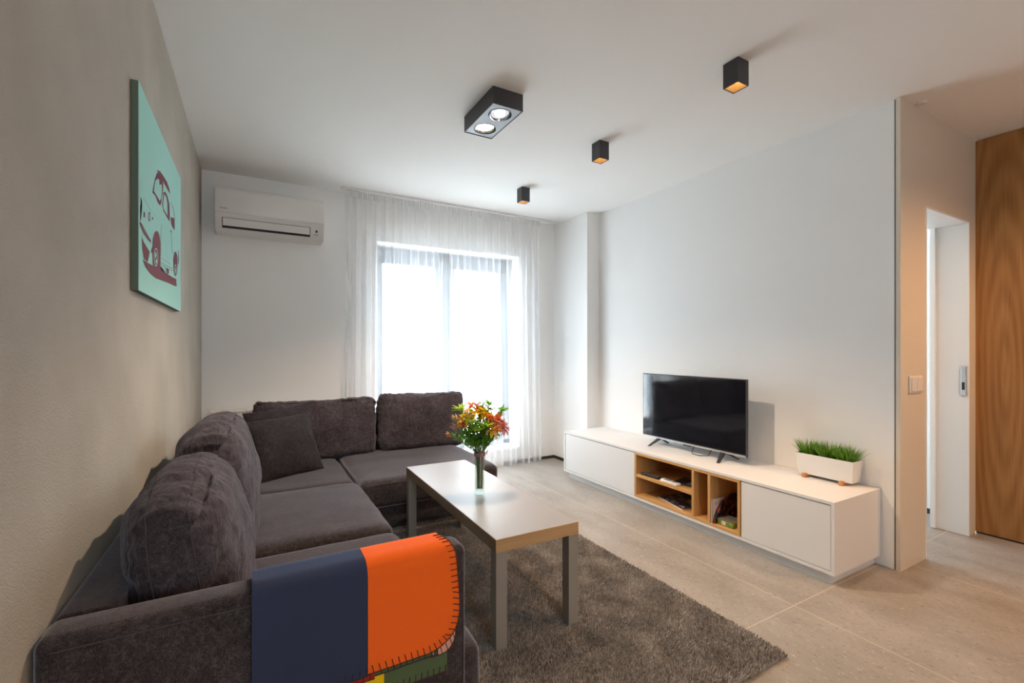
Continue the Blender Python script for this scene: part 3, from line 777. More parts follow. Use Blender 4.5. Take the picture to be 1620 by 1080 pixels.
# ------------------------------------------------------------------ corner sofa
SX = .59
t = sofa = thing('corner_sofa', 'large L shaped sofa in heathered dark brown grey fabric', 'sofa', (0, 2.3, 0))
def sbox(name, lo, hi, r=.03, mat_='sofa', puff=.0, wr=.003, seed=0, parent=None, n=18):
    w, d, h = hi[0]-lo[0], hi[1]-lo[1], hi[2]-lo[2]
    # a rounded upholstered block; the thin axis is taken as z so the top swells
    bm = bmesh.new(); bm.free()
    b2 = cush(w, h, d, r, puff, n, wr, seed)      # x, thickness->y, height->z
    b2.transform(Matrix.Translation(((lo[0]+hi[0])/2, lo[1]+d, (lo[2]+hi[2])/2)) @ Euler((R(90), 0, 0)).to_matrix().to_4x4())
    return obj(name, b2, mat_, parent or sofa, 180)
def ubox(name, lo, hi, bev, mat_='sofa', seam=None):
    bm = B((lo, hi), bev=bev, seg=4); return obj(name, bm, mat_, sofa, 50)
arm = ubox('armrest', (XL+.004, 1.112, .07), (.492, 1.203, .706), .021)
bm = bmesh.new(); add_tube(bm, [(XL+.03, 1.1115, .682), (0, 1.1112, .682), (.30, 1.1112, .682), (.466, 1.1115, .682)], .0014, 6); obj('stitched_seam', bm, 'seam', arm)
bm = bmesh.new(); add_tube(bm, [(.478, 1.1125, .08), (.481, 1.1125, .4), (.480, 1.1135, .64), (.466, 1.1145, .682), (.45, 1.122, .698)], .0014, 6); obj('stitched_seam', bm, 'seam', arm)
ubox('backrest', (XL+.004, 1.205, .08), (-.245, 4.05, .700), .018)
ubox('backrest', (-.243, 3.965, .08), (1.50, 4.05, .675), .018)
ubox('base_frame', (-.243, 1.205, .085), (SX-.015, 3.96, .20), .012)
ubox('base_frame', (SX-.013, 2.995, .085), (1.555, 3.96, .20), .012)
def seat(lo, hi, seed, r=.045, puff=.012): return sbox('seat_cushion', lo, hi, r, 'sofa', puff, .0035, seed)
seat((-.243, 1.206, .190), (SX, 2.170, .368), 1)
seat((-.243, 2.174, .190), (SX, 3.045, .378), 2, puff=.016)
seat((-.243, 3.05, .190), (SX-.012, 3.962, .368), 3)
seat((SX+.004, 2.975, .190), (1.572, 3.962, .374), 4, puff=.012)
for (x, y) in ((-.28, 1.15), (.40, 1.15), (.40, 2.2), (1.5, 3.06), (1.5, 3.9), (-.28, 3.95), (.75, 3.3)):
    zb = .024 if .46 < x < 1.845 and 1.045 < y < 3.085 else 0
    bm = bmesh.new(); add_lathe(bm, [(.018, zb), (.024, .088)], (x, y, 0), 14); obj('foot', bm, 'foot', sofa)
bm = bmesh.new(); add_tube(bm, [(SX+.03, 2.973, .352), (1.0, 2.971, .354), (1.54, 2.974, .352)], .0018, 6); obj('stitched_seam', bm, 'seam', sofa)
G = 'loose back cushions of the corner sofa'
c = loose_cushion('back_cushion', 'big rumpled back cushion right behind the armrest, nearest the camera', 'cushion', (-.105, 1.615, .375), (R(-8), 0, R(90)), .71, .185, .50, group=G, seed=3, puff=.045, r=.085, pleat=.011, wr=.012, sag=-.01, taper=.25, droop=.045, seams=.045)
c = loose_cushion('back_cushion', 'tall creased back cushion against the grey wall, second from the armrest', 'cushion', (-.085, 2.40, .38), (R(-7), 0, R(88)), .76, .19, .53, group=G, seed=8, puff=.045, r=.085, pleat=.011, wr=.012, sag=-.01, taper=.25, droop=.045, seams=.045)
loose_cushion('back_cushion', 'mostly hidden dark back cushion at the sofa corner by the radiator', 'cushion', (-.14, 3.14, .37), (R(-10), 0, R(93)), .62, .17, .40, group=G, seed=11)
loose_cushion('back_cushion', 'wide back cushion behind the throw pillows, left end under the radiator', 'cushion', (.44, 3.84, .37), (R(-5), 0, 0), 0.87, .15, .458, group=G, seed=14, puff=.04, r=.045, pleat=.009, wr=.010, sag=.022, taper=.42)
loose_cushion('back_cushion', 'back cushion in front of the balcony door, right end of the sofa', 'cushion', (1.275, 3.84, .372), (R(-5), R(1.5), 0), 0.75, .16, .468, group=G, seed=19, puff=.04, r=.045, pleat=.009, wr=.010, sag=.018, taper=.42)
def throw(label, loc, rot, w, h, T, seed):
    e = thing('throw_pillow', label, 'pillow', loc, 0, 'square throw pillows in the sofa corner'); e.rotation_euler = rot
    obj('pillow_body', pillow(w, h, T, 34, seed), 'pillow', e, 180, world=False); return e
throw('square dark throw pillow leaning in front of its twin', (.235, 3.38, .362), (R(-26), R(-2), R(26)), .46, .435, .15, 2)
throw('square dark throw pillow tucked behind the front one', (.225, 3.56, .385), (R(-20), R(-4), R(20)), .45, .44, .13, 5)

# ------------------------------------------------------------------ blanket over the armrest
def profile(s, off):
    """path over the arm: s=0 at top of the front face, positive downwards on the outside; negative goes over the top and down inside"""
    yo, yi, zt, r = 1.112-off, 1.203+off, .706+off, .022+off
    if s >= 0: return (yo, zt-r-s)
    a = -s; q = r*PI/2
    if a < q: th = a/r; return (yo+r-r*math.cos(th), zt-r+r*math.sin(th))
    a -= q; fl = yi-yo-2*r
    if a < fl: return (yo+r+a, zt)
    a -= fl
    if a < q: th = a/r; return (yi-r+r*math.sin(th), zt-r+r*math.cos(th))
    a -= q; return (yi, zt-r-a)
def fleece(x0, x1, send, off, corner=None, sback=-.30, nx=36, ns=60, th=.004, xl_fn=None, xr_fn=None):
    bm = bmesh.new(); lay = []
    for d in (off, off+th):
        rows = []
        for i in range(nx+1):
            x_ = x0+(x1-x0)*i/nx; se = send
            if corner:
                cx = corner[0]; rr = corner[1]; u = max(0, x_-(x1-cx))/cx
                se = send-rr*(1-math.sqrt(max(0, 1-min(1, u)**2)))
            row = []
            for j in range(ns+1):
                s = sback+(se-sback)*j/ns
                wv = .0035*noise.noise(Vector((x_*7, s*3, 1)))*min(1, max(0, s+.12)*6)+.002
                y, z = profile(s, d+max(0, wv))
                x = x_+(xr_fn(s)*(i/nx) if xr_fn else 0)
                row.append(bm.verts.new((x, y, z)))
            rows.append(row)
        lay.append(rows)
    for rows in lay:
        for i in range(nx):
            for j in range(ns): bm.faces.new([rows[i][j], rows[i+1][j], rows[i+1][j+1], rows[i][j+1]])
    a, b = lay
    for i in range(nx):
        for j in (0, ns): bm.faces.new([a[i][j], a[i+1][j], b[i+1][j], b[i][j]])
    for j in range(ns):
        for i in (0, nx): bm.faces.new([a[i][j], a[i][j+1], b[i][j+1], b[i][j]])
    edge = [v.co.copy() for v in b[-1]]; hem = [r_[-1].co.copy() for r_ in b]
    return bm, edge, hem
t = thing('fleece_blanket', 'folded colour block fleece blanket in navy and orange over the armrest', 'blanket', (.22, 1.157, .71))
ztop = .684
def xr(s): return .0
bm, _, _ = fleece(.273, .433, ztop-.399, .001, th=.004); obj('green_panel', bm, 'green_f', t, 60)
_, _, ghem = fleece(.273, .433, ztop-.399, .001, th=.004)
bm, _, _ = fleece(.10, .273, ztop-.388, .001, th=.004); obj('yellow_panel', bm, 'yellow_f', t, 60)
bm, _, rhem = fleece(.10, .250, ztop-.446, .0058, th=.003); obj('red_panel', bm, 'red_f', t, 60)
bm, _, ghem2 = fleece(.250, .408, ztop-.452, .0058, th=.003); obj('green_panel', bm, 'green_f', t, 60)
bm, _, phem = fleece(.388, .455, ztop-.449, .0058, corner=(.04, .05), th=.003, sback=.12); obj('peach_panel', bm, 'peach_f', t, 60)
bm, _, bhem = fleece(-.002, .2330, ztop-.461, .0105, th=.005)
obj('navy_panel', bm, 'blue_f', t, 60)
def xro(s): return .012*min(1, max(0, (s+.05)/.15)) - .018*max(0, min(1, (-s-.02)/.1))
bm, oedge, ohem = fleece(.2335, .451, ztop-.465, .0105, corner=(.085, .085), th=.005, xr_fn=xro)
obj('orange_panel', bm, 'orange_f', t, 60)
bm = bmesh.new()
def whip(pts, inward, sp=.0155, ln=.019, outd=.0012):
    acc = 0; last = pts[0]
    for p in pts[1:]:
        seg = (p-last).length; d = (p-last)
        while acc+seg >= sp:
            k = (sp-acc)/max(seg, 1e-6); q = last+d*k; dirv = inward(q, d.normalized())
            nrm = Vector((0, -1, 0)) if q.z < .68 else Vector((0, -.3, 1)).normalized()
            if q.y > 1.17: nrm = Vector((0, .5, .8)).normalized()
            add_tube(bm, [q+nrm*outd, q+dirv*ln+nrm*outd], .0011, 5)
            last = q; d = p-last; seg = d.length; acc = 0
        acc += seg; last = p
    add_tube(bm, [p + Vector((0, -.001, 0)) for p in pts], .0012, 5)
ed = [p for p in oedge if p.y < 1.19]
path = ed + list(reversed(ohem))[1:]
def inw(q, d):
    if q.z > .56 or q.x > .44: 
        return Vector((-1, 0, 0)) if q.z > .60 else Vector((-1, 0, .35)).normalized()
    c = Vector((.36, q.y, .575)); v = (c-q); v.y = 0
    return Vector((-.25, 0, 1)).normalized() if q.x < .40 else v.normalized()
whip(path, inw)
for hem in (bhem, ghem, rhem, ghem2): whip(hem, lambda q, d: Vector((.05, 0, 1)).normalized(), ln=.017)
whip(phem, lambda q, d: Vector((-.3, 0, 1)).normalized())
obj('whip_stitching', bm, 'thread', t)

# ------------------------------------------------------------------ coffee table
TX0, TY0, TW, TL, TH = .8400, 1.6175, .405, 1.280, .463
t = thing('coffee_table', 'low rectangular grey topped coffee table on the rug', 'coffee table', (TX0, TY0, .026), R(-.78))
def TB(a0, b0, z0, a1, b1, z1, bev=.0012): return B(((a0, b0, z0-.026), (a1, b1, z1-.026)), bev=bev, seg=1)
obj('table_top', TB(0.002, 0.002, TH-.012, TW-.002, TL-.002, TH), 'tabletop', t, world=False)
for (a_, b_, c_, d_, m_) in ((0, 0, TW, .003, 'x'), (0, TL-.003, TW, TL, 'x'), (0, .003, .003, TL-.003, 'y'), (TW-.003, .003, TW, TL-.003, 'y')):
    obj('edge_band', B(((a_, b_, TH-.078), (c_, d_, TH-.0265))), 'table_edge_'+m_, t, world=False)
obj('core_board', B(((.003, .003, TH-.078), (TW-.003, TL-.003, TH-.040))), 'alu', t, world=False)
for (a, b) in ((0, 0), (TW-.052, 0), (0, TL-.052), (TW-.052, TL-.052)):
    obj('leg', TB(a+.001, b+.001, .012, a+.051, b+.051, TH-.052), 'alu', t, world=False)

# ------------------------------------------------------------------ vase and flowers
VX, VY, VZ = 1.038, 2.185, TH
bm = bmesh.new()
add_lathe(bm, [(.001, 0), (.024, 0), (.0255, .003), (.026, .02), (.0262, .12), (.0285, .236), (.0270, .236), (.0247, .12), (.0242, .022), (.001, .018)], (VX, VY, VZ+.0005), 32)
o = obj('glass_vase', bm, 'vase_glass', None, 50); tag(o, 'slim clear glass cylinder vase on the coffee table', 'vase')
bm = bmesh.new(); add_lathe(bm, [(.001, .0185), (.0238, .0225), (.0240, .09), (.001, .09)], (VX, VY, VZ), 24)
obj('water', bm, pane_mat('water', (.92, .96, .86, 1), .04), o, 50)
bm = bmesh.new()
for k in range(3):
    add_lathe(bm, [(.0292+.0006*(k % 2), .196+k*.006), (.0300, .203+k*.006)], (VX, VY, VZ), 24, cap=False)
def strap(bm, pts, w):
    q = []
    for i, p in enumerate(pts):
        p = Vector(p); q.append((bm.verts.new(p+Vector((0, 0, w/2))), bm.verts.new(p-Vector((0, 0, w/2)))))
    for a, b in zip(q, q[1:]): bm.faces.new([a[0], b[0], b[1], a[1]])
strap(bm, [(VX+.018, VY-.027, VZ+.208), (VX+.012, VY-.036, VZ+.190), (VX-.002, VY-.040, VZ+.168)], .010)
strap(bm, [(VX+.024, VY-.022, VZ+.206), (VX+.036, VY-.026, VZ+.226), (VX+.050, VY-.020, VZ+.262)], .010)
rb = obj('ribbon', bm, 'ribbon'); sd = rb.modifiers.new('s', 'SOLIDIFY'); sd.thickness = .0008
tag(rb, 'thin mauve ribbon tied round the vase neck', 'ribbon')

def petal(bm, base, d, L_, W_, curl, mi, rnd, nrm=None):
    d = d.normalized(); side = d.cross(Vector((0, 0, 1)))
    if side.length < .1: side = Vector((1, 0, 0))
    side.normalize(); up = side.cross(d).normalized(); pr = None
    for k in range(6):
        s = k/5; wv = W_*math.sin(PI*min(.97, s*.88+.09))**.8; c = base+d*L_*s + up*(-curl*L_*s*s)
        row = [bm.verts.new(c-side*wv*.5+up*wv*.18), bm.verts.new(c), bm.verts.new(c+side*wv*.5+up*wv*.18)]
        if pr:
            for i in range(2): bm.faces.new([pr[i], pr[i+1], row[i+1], row[i]]).material_index = mi
        pr = row
def bloom(bm, c, d, size, mi, mi2, rnd, n=6):
    d = d.normalized(); a = d.orthogonal().normalized(); b = d.cross(a)
    for k in range(n):
        th = 2*PI*k/n+rnd.random()*.3
        pd = (a*math.cos(th)+b*math.sin(th))*1.0+d*(.65+.2*rnd.random())
        petal(bm, c, pd, size*(.9+.25*rnd.random()), size*.52, .35+.3*rnd.random(), mi if k % 2 else mi2, rnd)
    for k in range(4):
        pd = d+(a*(rnd.random()-.5)+b*(rnd.random()-.5))*.6
        add_tube(bm, [c, c+pd*size*.7], .0006, 4, mi2)
def flower(label, dx, dz, dy, kind, seed, size=.03, petals=None):
    size *= 1.25
    """dx: offset to the right of the vase as seen from the sofa side, dz: head height above the table, dy: depth offset"""
    rnd = random.Random(seed); ar = -.5139
    rt = Vector((math.cos(ar), math.sin(ar), 0)); rt = Vector((.8708, -.4915*-1*-1, 0)) if False else Vector((.8708, .4915*-1, 0)); fw = Vector((.4915, .8708, 0))
    rt = Vector((.8708, -.4915, 0))
    head = Vector((VX, VY, VZ+dz))+rt*dx+fw*dy
    qa = rnd.random()*2*PI; qr = .018*math.sqrt(rnd.random())
    base = Vector((VX, VY, VZ+.024))+rt*(math.cos(qa)*qr*.8)+fw*(math.sin(qa)*qr*.8)
    neck = Vector((VX, VY, VZ+.215))+rt*(max(-.018, min(.018, dx*.16+.3*math.cos(qa)*qr)))+fw*(max(-.014, min(.014, dy*.2+.5*math.sin(qa)*qr)))
    t = thing('cut_flower' if kind != 'green' else 'leafy_stem', label, 'flower' if kind != 'green' else 'foliage', base, 0, 'flower stems in the glass vase')
    pts = []
    for k in range(13):
        s = k/12
        if s <= .42: p = base.lerp(neck, s/.42)
        else:
            u = (s-.42)/.58; mid = neck.lerp(head, .5)+Vector((0, 0, .004)); p = neck*(1-u)**2+mid*2*u*(1-u)+head*u*u
        pts.append(p)
    bm = bmesh.new(); add_tube(bm, pts, [.0022]*8+[.0018]*5, 6); obj('stem', bm, 'stem', t, 60)
    hd = (pts[-1]-pts[-3]).normalized()
    bm = bmesh.new()
    for k in range(26 if kind != 'green' else 34):
        s = .50+.48*rnd.random()**.8; i = int(s*12); p = pts[i].lerp(pts[min(12, i+1)], s*12-i)
        th = rnd.random()*2*PI; dv = Vector((math.cos(th), math.sin(th), .5+.9*rnd.random()))
        petal(bm, p, dv, .034+.026*rnd.random(), .011, .5*rnd.random()-.1, 0, rnd)
    if kind == 'green':
        for k in range(26):
            th = 2*PI*k/13+rnd.random()*.4; e = rnd.random()*1.1
            dv = hd*(.2+e)+Vector((math.cos(th), math.sin(th), .15)); petal(bm, head-hd*.01*rnd.random(), dv, .040+.018*rnd.random(), .0095, .3, 1, rnd)
    obj('leaves', bm, ['leaf', 'leaf_lime' if petals != 'dark' else 'leaf'], t)
    if kind == 'green': return
    bm = bmesh.new()
    if kind == 'lily':
        for k in range(3):
            th = 2*PI*k/3+rnd.random(); o_ = Vector((math.cos(th), math.sin(th), 0))*.016
            bloom(bm, head+o_-hd*.005, hd*.6+Vector((math.cos(th), math.sin(th), .3))*.7+Vector((-.25, -.45, 0)), size, 0, 1, rnd)
    elif kind == 'bud':
        for k in range(2):
            o_ = Vector((rnd.random()-.5, rnd.random()-.5, rnd.random()-.5))*.02
            for q in range(5):
                petal(bm, head+o_, hd+Vector((rnd.random()-.5, rnd.random()-.5, rnd.random()-.5))*.5, size*1.2, size*.5, .1, q % 2, rnd)
    elif kind == 'berry':
        for k in range(7):
            p = head+Vector((rnd.random()-.5, rnd.random()-.5, rnd.random()-.3))*.035
            bmesh.ops.create_icosphere(bm, subdivisions=1, radius=.0035, matrix=Matrix.Translation(p)); add_tube(bm, [pts[-3], p], .0007, 4)
    obj('bloom', bm, petals, t)
FL = [('orange lily bloom at the right of the bouquet', .088, .385, -.01, 'lily', 1, .044, ['p_coral', 'p_orange']),
      ('coral bloom at the far right edge of the bouquet', .118, .345, .01, 'lily', 2, .034, ['p_coral', 'p_pink']),
      ('pale yellow bloom below the orange lily on the right', .072, .345, -.05, 'lily', 3, .034, ['p_cream', 'p_yellow']),
      ('bright yellow bloom at the top middle of the bouquet', .008, .432, -.02, 'lily', 4, .036, ['p_yellow', 'p_yellow']),
      ('bright yellow bloom at the upper left of the bouquet', -.052, .425, -.02, 'lily', 5, .030, ['p_yellow', 'p_cream']),
      ('orange coral bloom at the top left of the bouquet', -.030, .452, .03, 'lily', 6, .034, ['p_coral', 'p_orange']),
      ('cream yellow bloom on the left under the yellow one', -.070, .402, -.04, 'lily', 7, .028, ['p_cream', 'p_yellow']),
      ('small deep orange bloom low on the left', -.084, .375, -.03, 'lily', 8, .024, ['p_orange', 'p_orange']),
      ('cream pink bud cluster at the left edge', -.118, .382, -.02, 'bud', 9, .028, ['p_cream', 'p_pink']),
      ('pink and yellow bud drooping at mid left', -.122, .345, -.04, 'bud', 10, .026, ['p_pink', 'p_cream']),
      ('lowest pink and yellow bud hanging out at left', -.140, .305, -.04, 'bud', 11, .024, ['p_pink', 'p_yellow']),
      ('small amber bloom right of the middle', .042, .412, -.03, 'lily', 12, .022, ['p_yellow', 'p_orange']),
      ('sprig of dark buds standing above the bouquet middle', .006, .470, .02, 'berry', 13, .02, ['berry']),
      ('sprig of dark buds above the right blooms', .066, .445, .02, 'berry', 14, .02, ['berry'])]
for a in FL: flower(*a)
GR = [('lime leafy stem in the very middle of the bouquet', -.010, .345, -.07), ('lime leafy stem right of the middle', .040, .365, -.07), ('leafy stem reaching out at top left', -.100, .440, .01),
      ('leafy stem reaching up at top right of the middle', .048, .462, .03), ('leafy stem reaching out at top right', .120, .430, .03), ('leafy stem at middle left', -.060, .320, -.05),
      ('leafy stem low on the right side', .075, .300, -.02), ('leafy stem hidden at the back', .0, .40, .07), ('lime leafy stem upper middle left', -.030, .385, -.06)]
for i, (l, dx, dz, dy) in enumerate(GR): flower(l, dx, dz, dy, 'green', 40+i, .03, 'dark' if i in (4, 3, 7, 5, 6) else None)

# ------------------------------------------------------------------ TV console
CX0, CX1, CY0, CY1, CZ0, CZ1 = 2.59, 3.088, 1.234, 3.580, .055, .433
t = thing('tv_console', 'long low white TV console with oak niche along the right wall', 'tv stand', ((CX0+CX1)/2, (CY0+CY1)/2, 0))
T_ = .016
obj('carcass', B(((CX0, CY0, CZ1-T_), (CX1, CY1, CZ1)), ((CX0, CY0, CZ0), (CX1, CY1, CZ0+T_)), ((CX0, CY0, CZ0+T_), (CX1, CY0+T_, CZ1-T_)), ((CX0, CY1-T_, CZ0+T_), (CX1, CY1, CZ1-T_)), ((CX1-.01, CY0+T_, CZ0+T_), (CX1, CY1-T_, CZ1-T_))), 'lacquer', t)
obj('door_gap_shade', B(((CX0+.026, CY0+T_, CZ0+T_), (CX0+.03, 1.757, CZ1-T_)), ((CX0+.026, 2.647, CZ0+T_), (CX0+.03, CY1-T_, CZ1-T_))), 'dark', t)  # dark sheets behind the doors, put in to shade the door gaps
obj('plinth', B(((CX0+.03, CY0+.03, 0), (CX1, CY1-.04, CZ0))), 'lacquer', t)
obj('door', B(((CX0+.004, CY0+T_+.004, CZ0+T_+.004), (CX0+.022, 1.752, CZ1-T_-.006)), bev=.001, seg=1), 'lacquer', t)
obj('door', B(((CX0+.004, 2.652, CZ0+T_+.004), (CX0+.022, CY1-T_-.004, CZ1-T_-.006)), bev=.001, seg=1), 'lacquer', t)
NY0, NY1, NZ0, NZ1, nt_ = 1.758, 2.645, CZ0+T_+.002, CZ1-T_-.002, .016
obj('niche_frame', B(((CX0, NY0, NZ1-nt_), (2.99, NY1, NZ1)), ((CX0, NY0, NZ0), (2.99, NY1, NZ0+nt_))), 'oak', t)
obj('niche_frame', B(((CX0, NY0, NZ0+nt_), (2.99, NY0+nt_, NZ1-nt_)), ((CX0, NY1-nt_, NZ0+nt_), (2.99, NY1, NZ1-nt_)), ((2.985, NY0+nt_, NZ0+nt_), (2.99, NY1-nt_, NZ1-nt_))), 'oak_v', t)
obj('divider', B(((CX0, 2.094, NZ0+nt_), (2.985, 2.112, NZ1-nt_))), 'oak_v', t)
obj('divider', B(((CX0, 1.968, NZ0+nt_), (2.985, 1.986, NZ1-nt_))), 'oak_v', t)
obj('shelf', B(((CX0+.002, 2.112, .229), (2.985, NY1-nt_, .247))), 'oak', t)
NF = NZ0+nt_
# things in the niche
def rbox_thing(name, label, cat, lo, hi, bev, m_, rotz=0, piv=None): pass
def localthing(name, label, cat, loc, rotz): return thing(name, label, cat, loc, rotz)
r1 = localthing('remote_control', 'black remote control at the left of the niche shelf', 'remote', (2.635, 2.52, .2472), R(2))
obj('remote_body', B(((-.022, -.085, 0), (.022, .085, .017)), bev=.005), 'black', r1, 40, world=False)
bm = bmesh.new()
for i in range(3):
    for j in range(8): add_box(bm, (-.015+i*.011, -.07+j*.018, .017), (-.008+i*.011, -.062+j*.018, .0185))
obj('buttons', bm, 'greytop', r1, world=False)
r2 = localthing('remote_control', 'white remote control in the middle of the niche shelf', 'remote', (2.625, 2.325, .2472), R(-4))
obj('remote_body', B(((-.024, -.08, 0), (.024, .08, .02)), bev=.006), 'plastic', r2, 40, world=False)
obj('remote_display', B(((-.015, -.01, .02), (.015, .055, .0212)), bev=.0005, seg=1), 'silver_plate', r2, world=False)
obj('buttons', B(((-.014, -.06, .02), (-.003, -.045, .0215)), ((.003, -.06, .02), (.014, -.045, .0215)), ((-.014, -.038, .02), (.014, -.024, .0215))), 'frame', r2, world=False)
b1 = localthing('booklet', 'dark booklet behind the white remote on the shelf', 'booklet', (2.77, 2.24, .2472), R(12))
obj('cover', B(((-.10, -.115, 0), (.10, .115, .008)), bev=.001, seg=1), 'black', b1, world=False)
obj('cover_print', B(((-.07, -.09, .008), (.04, .02, .0085)), ((.05, -.09, .008), (.07, .09, .0085))), 'silver_plate', b1, world=False)
b2 = localthing('magazine', 'glossy photo magazine lying on the niche floor', 'magazine', (2.765, 2.325, NF+.0002), R(-14))
obj('pages', B(((-.118, -.15, 0), (.118, .15, .010))), 'paper', b2, world=False)
obj('cover', B(((-.12, -.152, .010), (.12, .152, .012)), bev=.0005, seg=1), 'mag', b2, world=False)
b3 = localthing('magazine', 'second magazine lying under the glossy one', 'magazine', (2.80, 2.30, NF), R(4)); bpy.data.objects.remove(b3)
bk = localthing('book', 'pale pink covered book standing against the left side of the right niche', 'book', (2.685, 1.961, NF), 0)
obj('pages', B(((-.088, -.0035, .002), (.086, .0035, .150))), 'paper', bk, world=False)
obj('cover', B(((-.09, -.0052, 0), (.09, -.0035, .152)), ((-.09, .0035, 0), (.09, .0052, .152)), ((-.09, -.0052, 0), (-.088, .0052, .152))), 'paper', bk, world=False)
bm = bmesh.new()
for (xa, za) in ((-.055, .115), (-.03, .118), (-.008, .118), (.03, .12), (-.05, .065)):
    add_box(bm, (xa, -.0056, za), (xa+.005, -.0052, za+.018)); add_box(bm, (xa+.005, -.0056, za), (xa+.012, -.0052, za+.004))
obj('cover_print', bm, 'red', bk, world=False)
pg = localthing('snack_pouch', 'crumpled dark red and black foil pouch behind the green carton', 'pouch', (2.76, 1.944, NF), 0)
bm = bmesh.new(); pl = [(2.598, 0), (2.612, .045), (2.64, .09), (2.675, .128), (2.73, .15), (2.80, .162), (2.88, .155), (2.93, .12), (2.95, .05), (2.95, 0)]
fr = [bm.verts.new((x, 1.941, NF+.0005+z)) for x, z in pl]; bk_ = [bm.verts.new((x, 1.954, NF+.0005+z)) for x, z in pl]
bm.faces.new(fr); bm.faces.new(bk_)
for i in range(len(pl)):
    j_ = (i+1) % len(pl); bm.faces.new([fr[i], fr[j_], bk_[j_], bk_[i]])
bmesh.ops.triangulate(bm, faces=bm.faces); bmesh.ops.subdivide_edges(bm, edges=bm.edges, cuts=3, use_grid_fill=True)
for v in bm.verts:
    if v.co.z > NF+.004: v.co.y = min(1.9545, v.co.y+.006*noise.noise(v.co*55))
obj('pouch_foil', bm, 'book_dark', pg)
obj('pouch_edge', B(((2.596, 1.9385, NF), (2.604, 1.9405, NF+.05)), bev=.0008, seg=1), 'red', pg)
gb = localthing('card_box', 'flat green carton with a white label in the right niche', 'box', (2.675, 1.880, NF), R(-1))
obj('carton', B(((-.055, -.056, 0), (.055, .056, .034)), bev=.001, seg=1), 'greenbox', gb, world=False)
obj('carton_lid', B(((-.055, -.056, .034), (.055, .056, .036))), 'greytop', gb, world=False)
obj('sticker', B(((-.0565, -.006, .005), (-.055, .022, .030))), 'paper', gb, world=False)

# ------------------------------------------------------------------ television
TVX, TY0_, TY1_, TZ0, TZ1 = 2.88, 1.906, 2.845, .488, 1.014
t = thing('television', 'flat black television standing on the white console', 'television', (TVX, (TY0_+TY1_)/2, CZ1))
obj('bezel', B(((TVX, TY0_, TZ0), (TVX+.022, TY1_, TZ1)), bev=.002, seg=1), 'bezel', t)
obj('back_cover', B(((TVX+.022, TY0_+.12, TZ0+.03), (TVX+.06, TY1_-.12, TZ1-.12)), bev=.008), 'black', t, 40)
obj('screen', B(((TVX-.0012, TY0_+.007, TZ0+.018), (TVX+.001, TY1_-.007, TZ1-.007))), 'screen', t)
obj('lower_trim', B(((TVX-.002, TY0_+.004, TZ0), (TVX+.001, TY1_-.004, TZ0+.012))), 'steel', t)
for yc, sg in ((2.085, -1), (2.665, 1)):
    bm = bmesh.new()
    top = [(TVX+.003, yc-.016, TZ0+.004), (TVX+.003, yc+.016, TZ0+.004)]
    for dx in (-.088, .135):
        x1_ = TVX+dx; a = sg*.028
        add_prism(bm, [(0, 0), (1, 0), (1, 1), (0, 1)], 'z', 0, 1); vs = bm.verts[-8:] if False else list(bm.verts)[-8:]
        s_ = 1 if dx > 0 else -1
        xt0, xt1 = (TVX+.006, TVX+.034) if dx > 0 else (TVX-.008, TVX+.02)
        co = {(0, 0): None}
        for v in vs:
            u, w_, z_ = v.co
            if z_ > .5: v.co = Vector((xt0+(xt1-xt0)*u, yc+(w_-.5)*.030, TZ0+.002))
            else: v.co = Vector((x1_+(u-.5)*.016, yc+a+(w_-.5)*.016, CZ1+.0005))
    obj('stand_foot', bm, 'black', t)
bm = bmesh.new(); add_tube(bm, [(TVX+.03, 2.33, .52), (TVX+.03, 2.36, .46), (TVX-.02, 2.33, .438), (TVX-.03, 2.26, .437), (TVX+.01, 2.21, .440), (TVX+.05, 2.20, .50)], .0028, 6); cb = obj('cable', bm, 'black', t, 60)
obj('status_light_unit', B(((TVX-.004, 2.355, TZ0-.010), (TVX+.012, 2.425, TZ0+.001)), bev=.002), 'bezel', t)

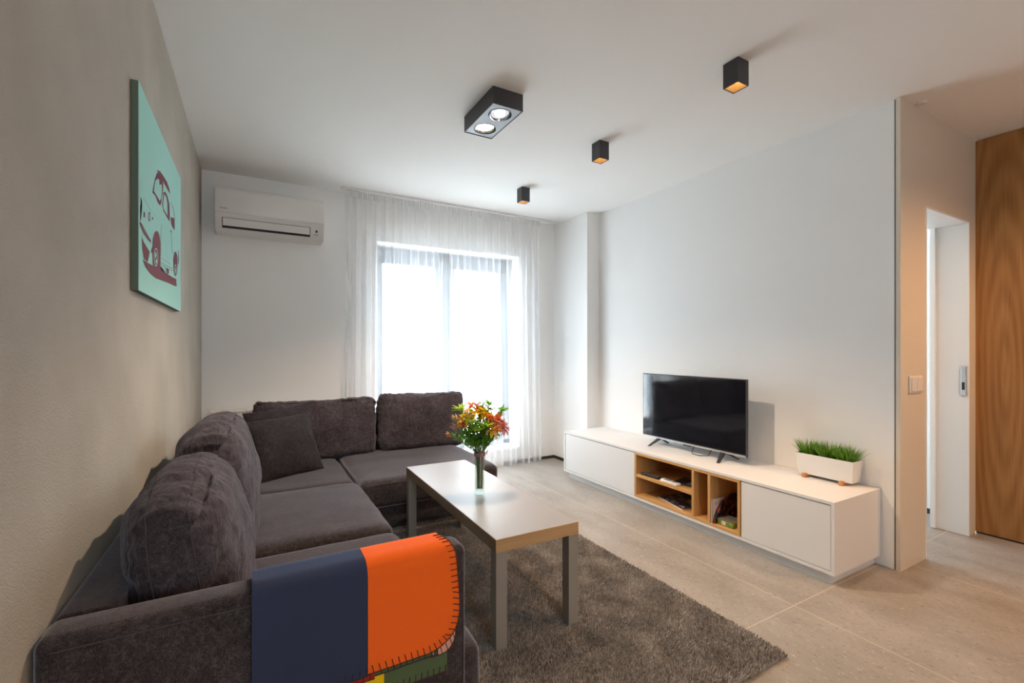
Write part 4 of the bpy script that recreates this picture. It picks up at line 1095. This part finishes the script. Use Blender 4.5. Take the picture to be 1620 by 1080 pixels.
# ------------------------------------------------------------------ planter
px0, px1, py0, py1, pz0, pz1 = 2.955, 3.072, 1.312, 1.630, .452, .577
t = thing('planter_box', 'white tapered planter with bright green grass on the console', 'planter', ((px0+px1)/2, (py0+py1)/2, CZ1))
bm = bmesh.new(); tp = .012
def ring(x0, x1, y0, y1, z): return [bm.verts.new(p) for p in ((x0, y0, z), (x1, y0, z), (x1, y1, z), (x0, y1, z))]
o1 = ring(px0+tp, px1-tp, py0+tp, py1-tp, pz0); o2 = ring(px0, px1, py0, py1, pz1); i2 = ring(px0+.003, px1-.003, py0+.003, py1-.003, pz1); i1 = ring(px0+tp, px1-tp, py0+tp, py1-tp, pz0+.02)
bm.faces.new(o1); bm.faces.new(i1)
for a, b in ((o1, o2), (o2, i2), (i2, i1)):
    for i in range(4): bm.faces.new([a[i], a[(i+1) % 4], b[(i+1) % 4], b[i]])
obj('trough', bm, 'plastic', t)
obj('soil', B(((px0+.006, py0+.006, pz1-.03), (px1-.006, py1-.006, pz1-.012))), 'soil', t)
for yy in (1.372, 1.575):
    obj('foot', B(((px0-.012, yy-.012, CZ1), (px1-.01, yy+.012, CZ1+.024)), bev=.004), 'beech', t, 40)
M['blade'] = mat('grass_blade', (.16, .36, .02, 1), .5, var=(25, (.06, .17, .01, 1), .4, .65))
rnd = random.Random(5)
for k in range(3):
    bm = bmesh.new(); yc = py0+.058+k*.101
    for q in range(230):
        a = rnd.random()*2*PI; rr = math.sqrt(rnd.random())
        p = Vector((px0+.058+rr*.040*math.cos(a), yc+rr*.046*math.sin(a), pz1-.014))
        L_ = .06+.06*rnd.random(); dv = Vector((math.cos(a)*rr*.50+(rnd.random()-.5)*.4, math.sin(a)*rr*.55+(rnd.random()-.5)*.5, 1)).normalized()
        if p.x+dv.x*L_ > 3.082: dv.x = 0
        sd = Vector((rnd.random()-.5, rnd.random()-.5, 0)).normalized(); w_ = .0030; pr = None; bend = Vector((dv.x, dv.y, -.15))*L_*.35
        for s in (0, .35, .7, 1):
            c_ = p+dv*L_*s+bend*s*s; ww = w_*(1-s**1.6)
            c_.x = min(c_.x, 3.086)
            if s < 1:
                row = [bm.verts.new(c_-sd*ww), bm.verts.new(c_+sd*ww)]
                if pr: bm.faces.new([pr[0], pr[1], row[1], row[0]])
                pr = row
            else: bm.faces.new([pr[0], pr[1], bm.verts.new(c_)])
    obj('grass_tuft', bm, 'blade', t)
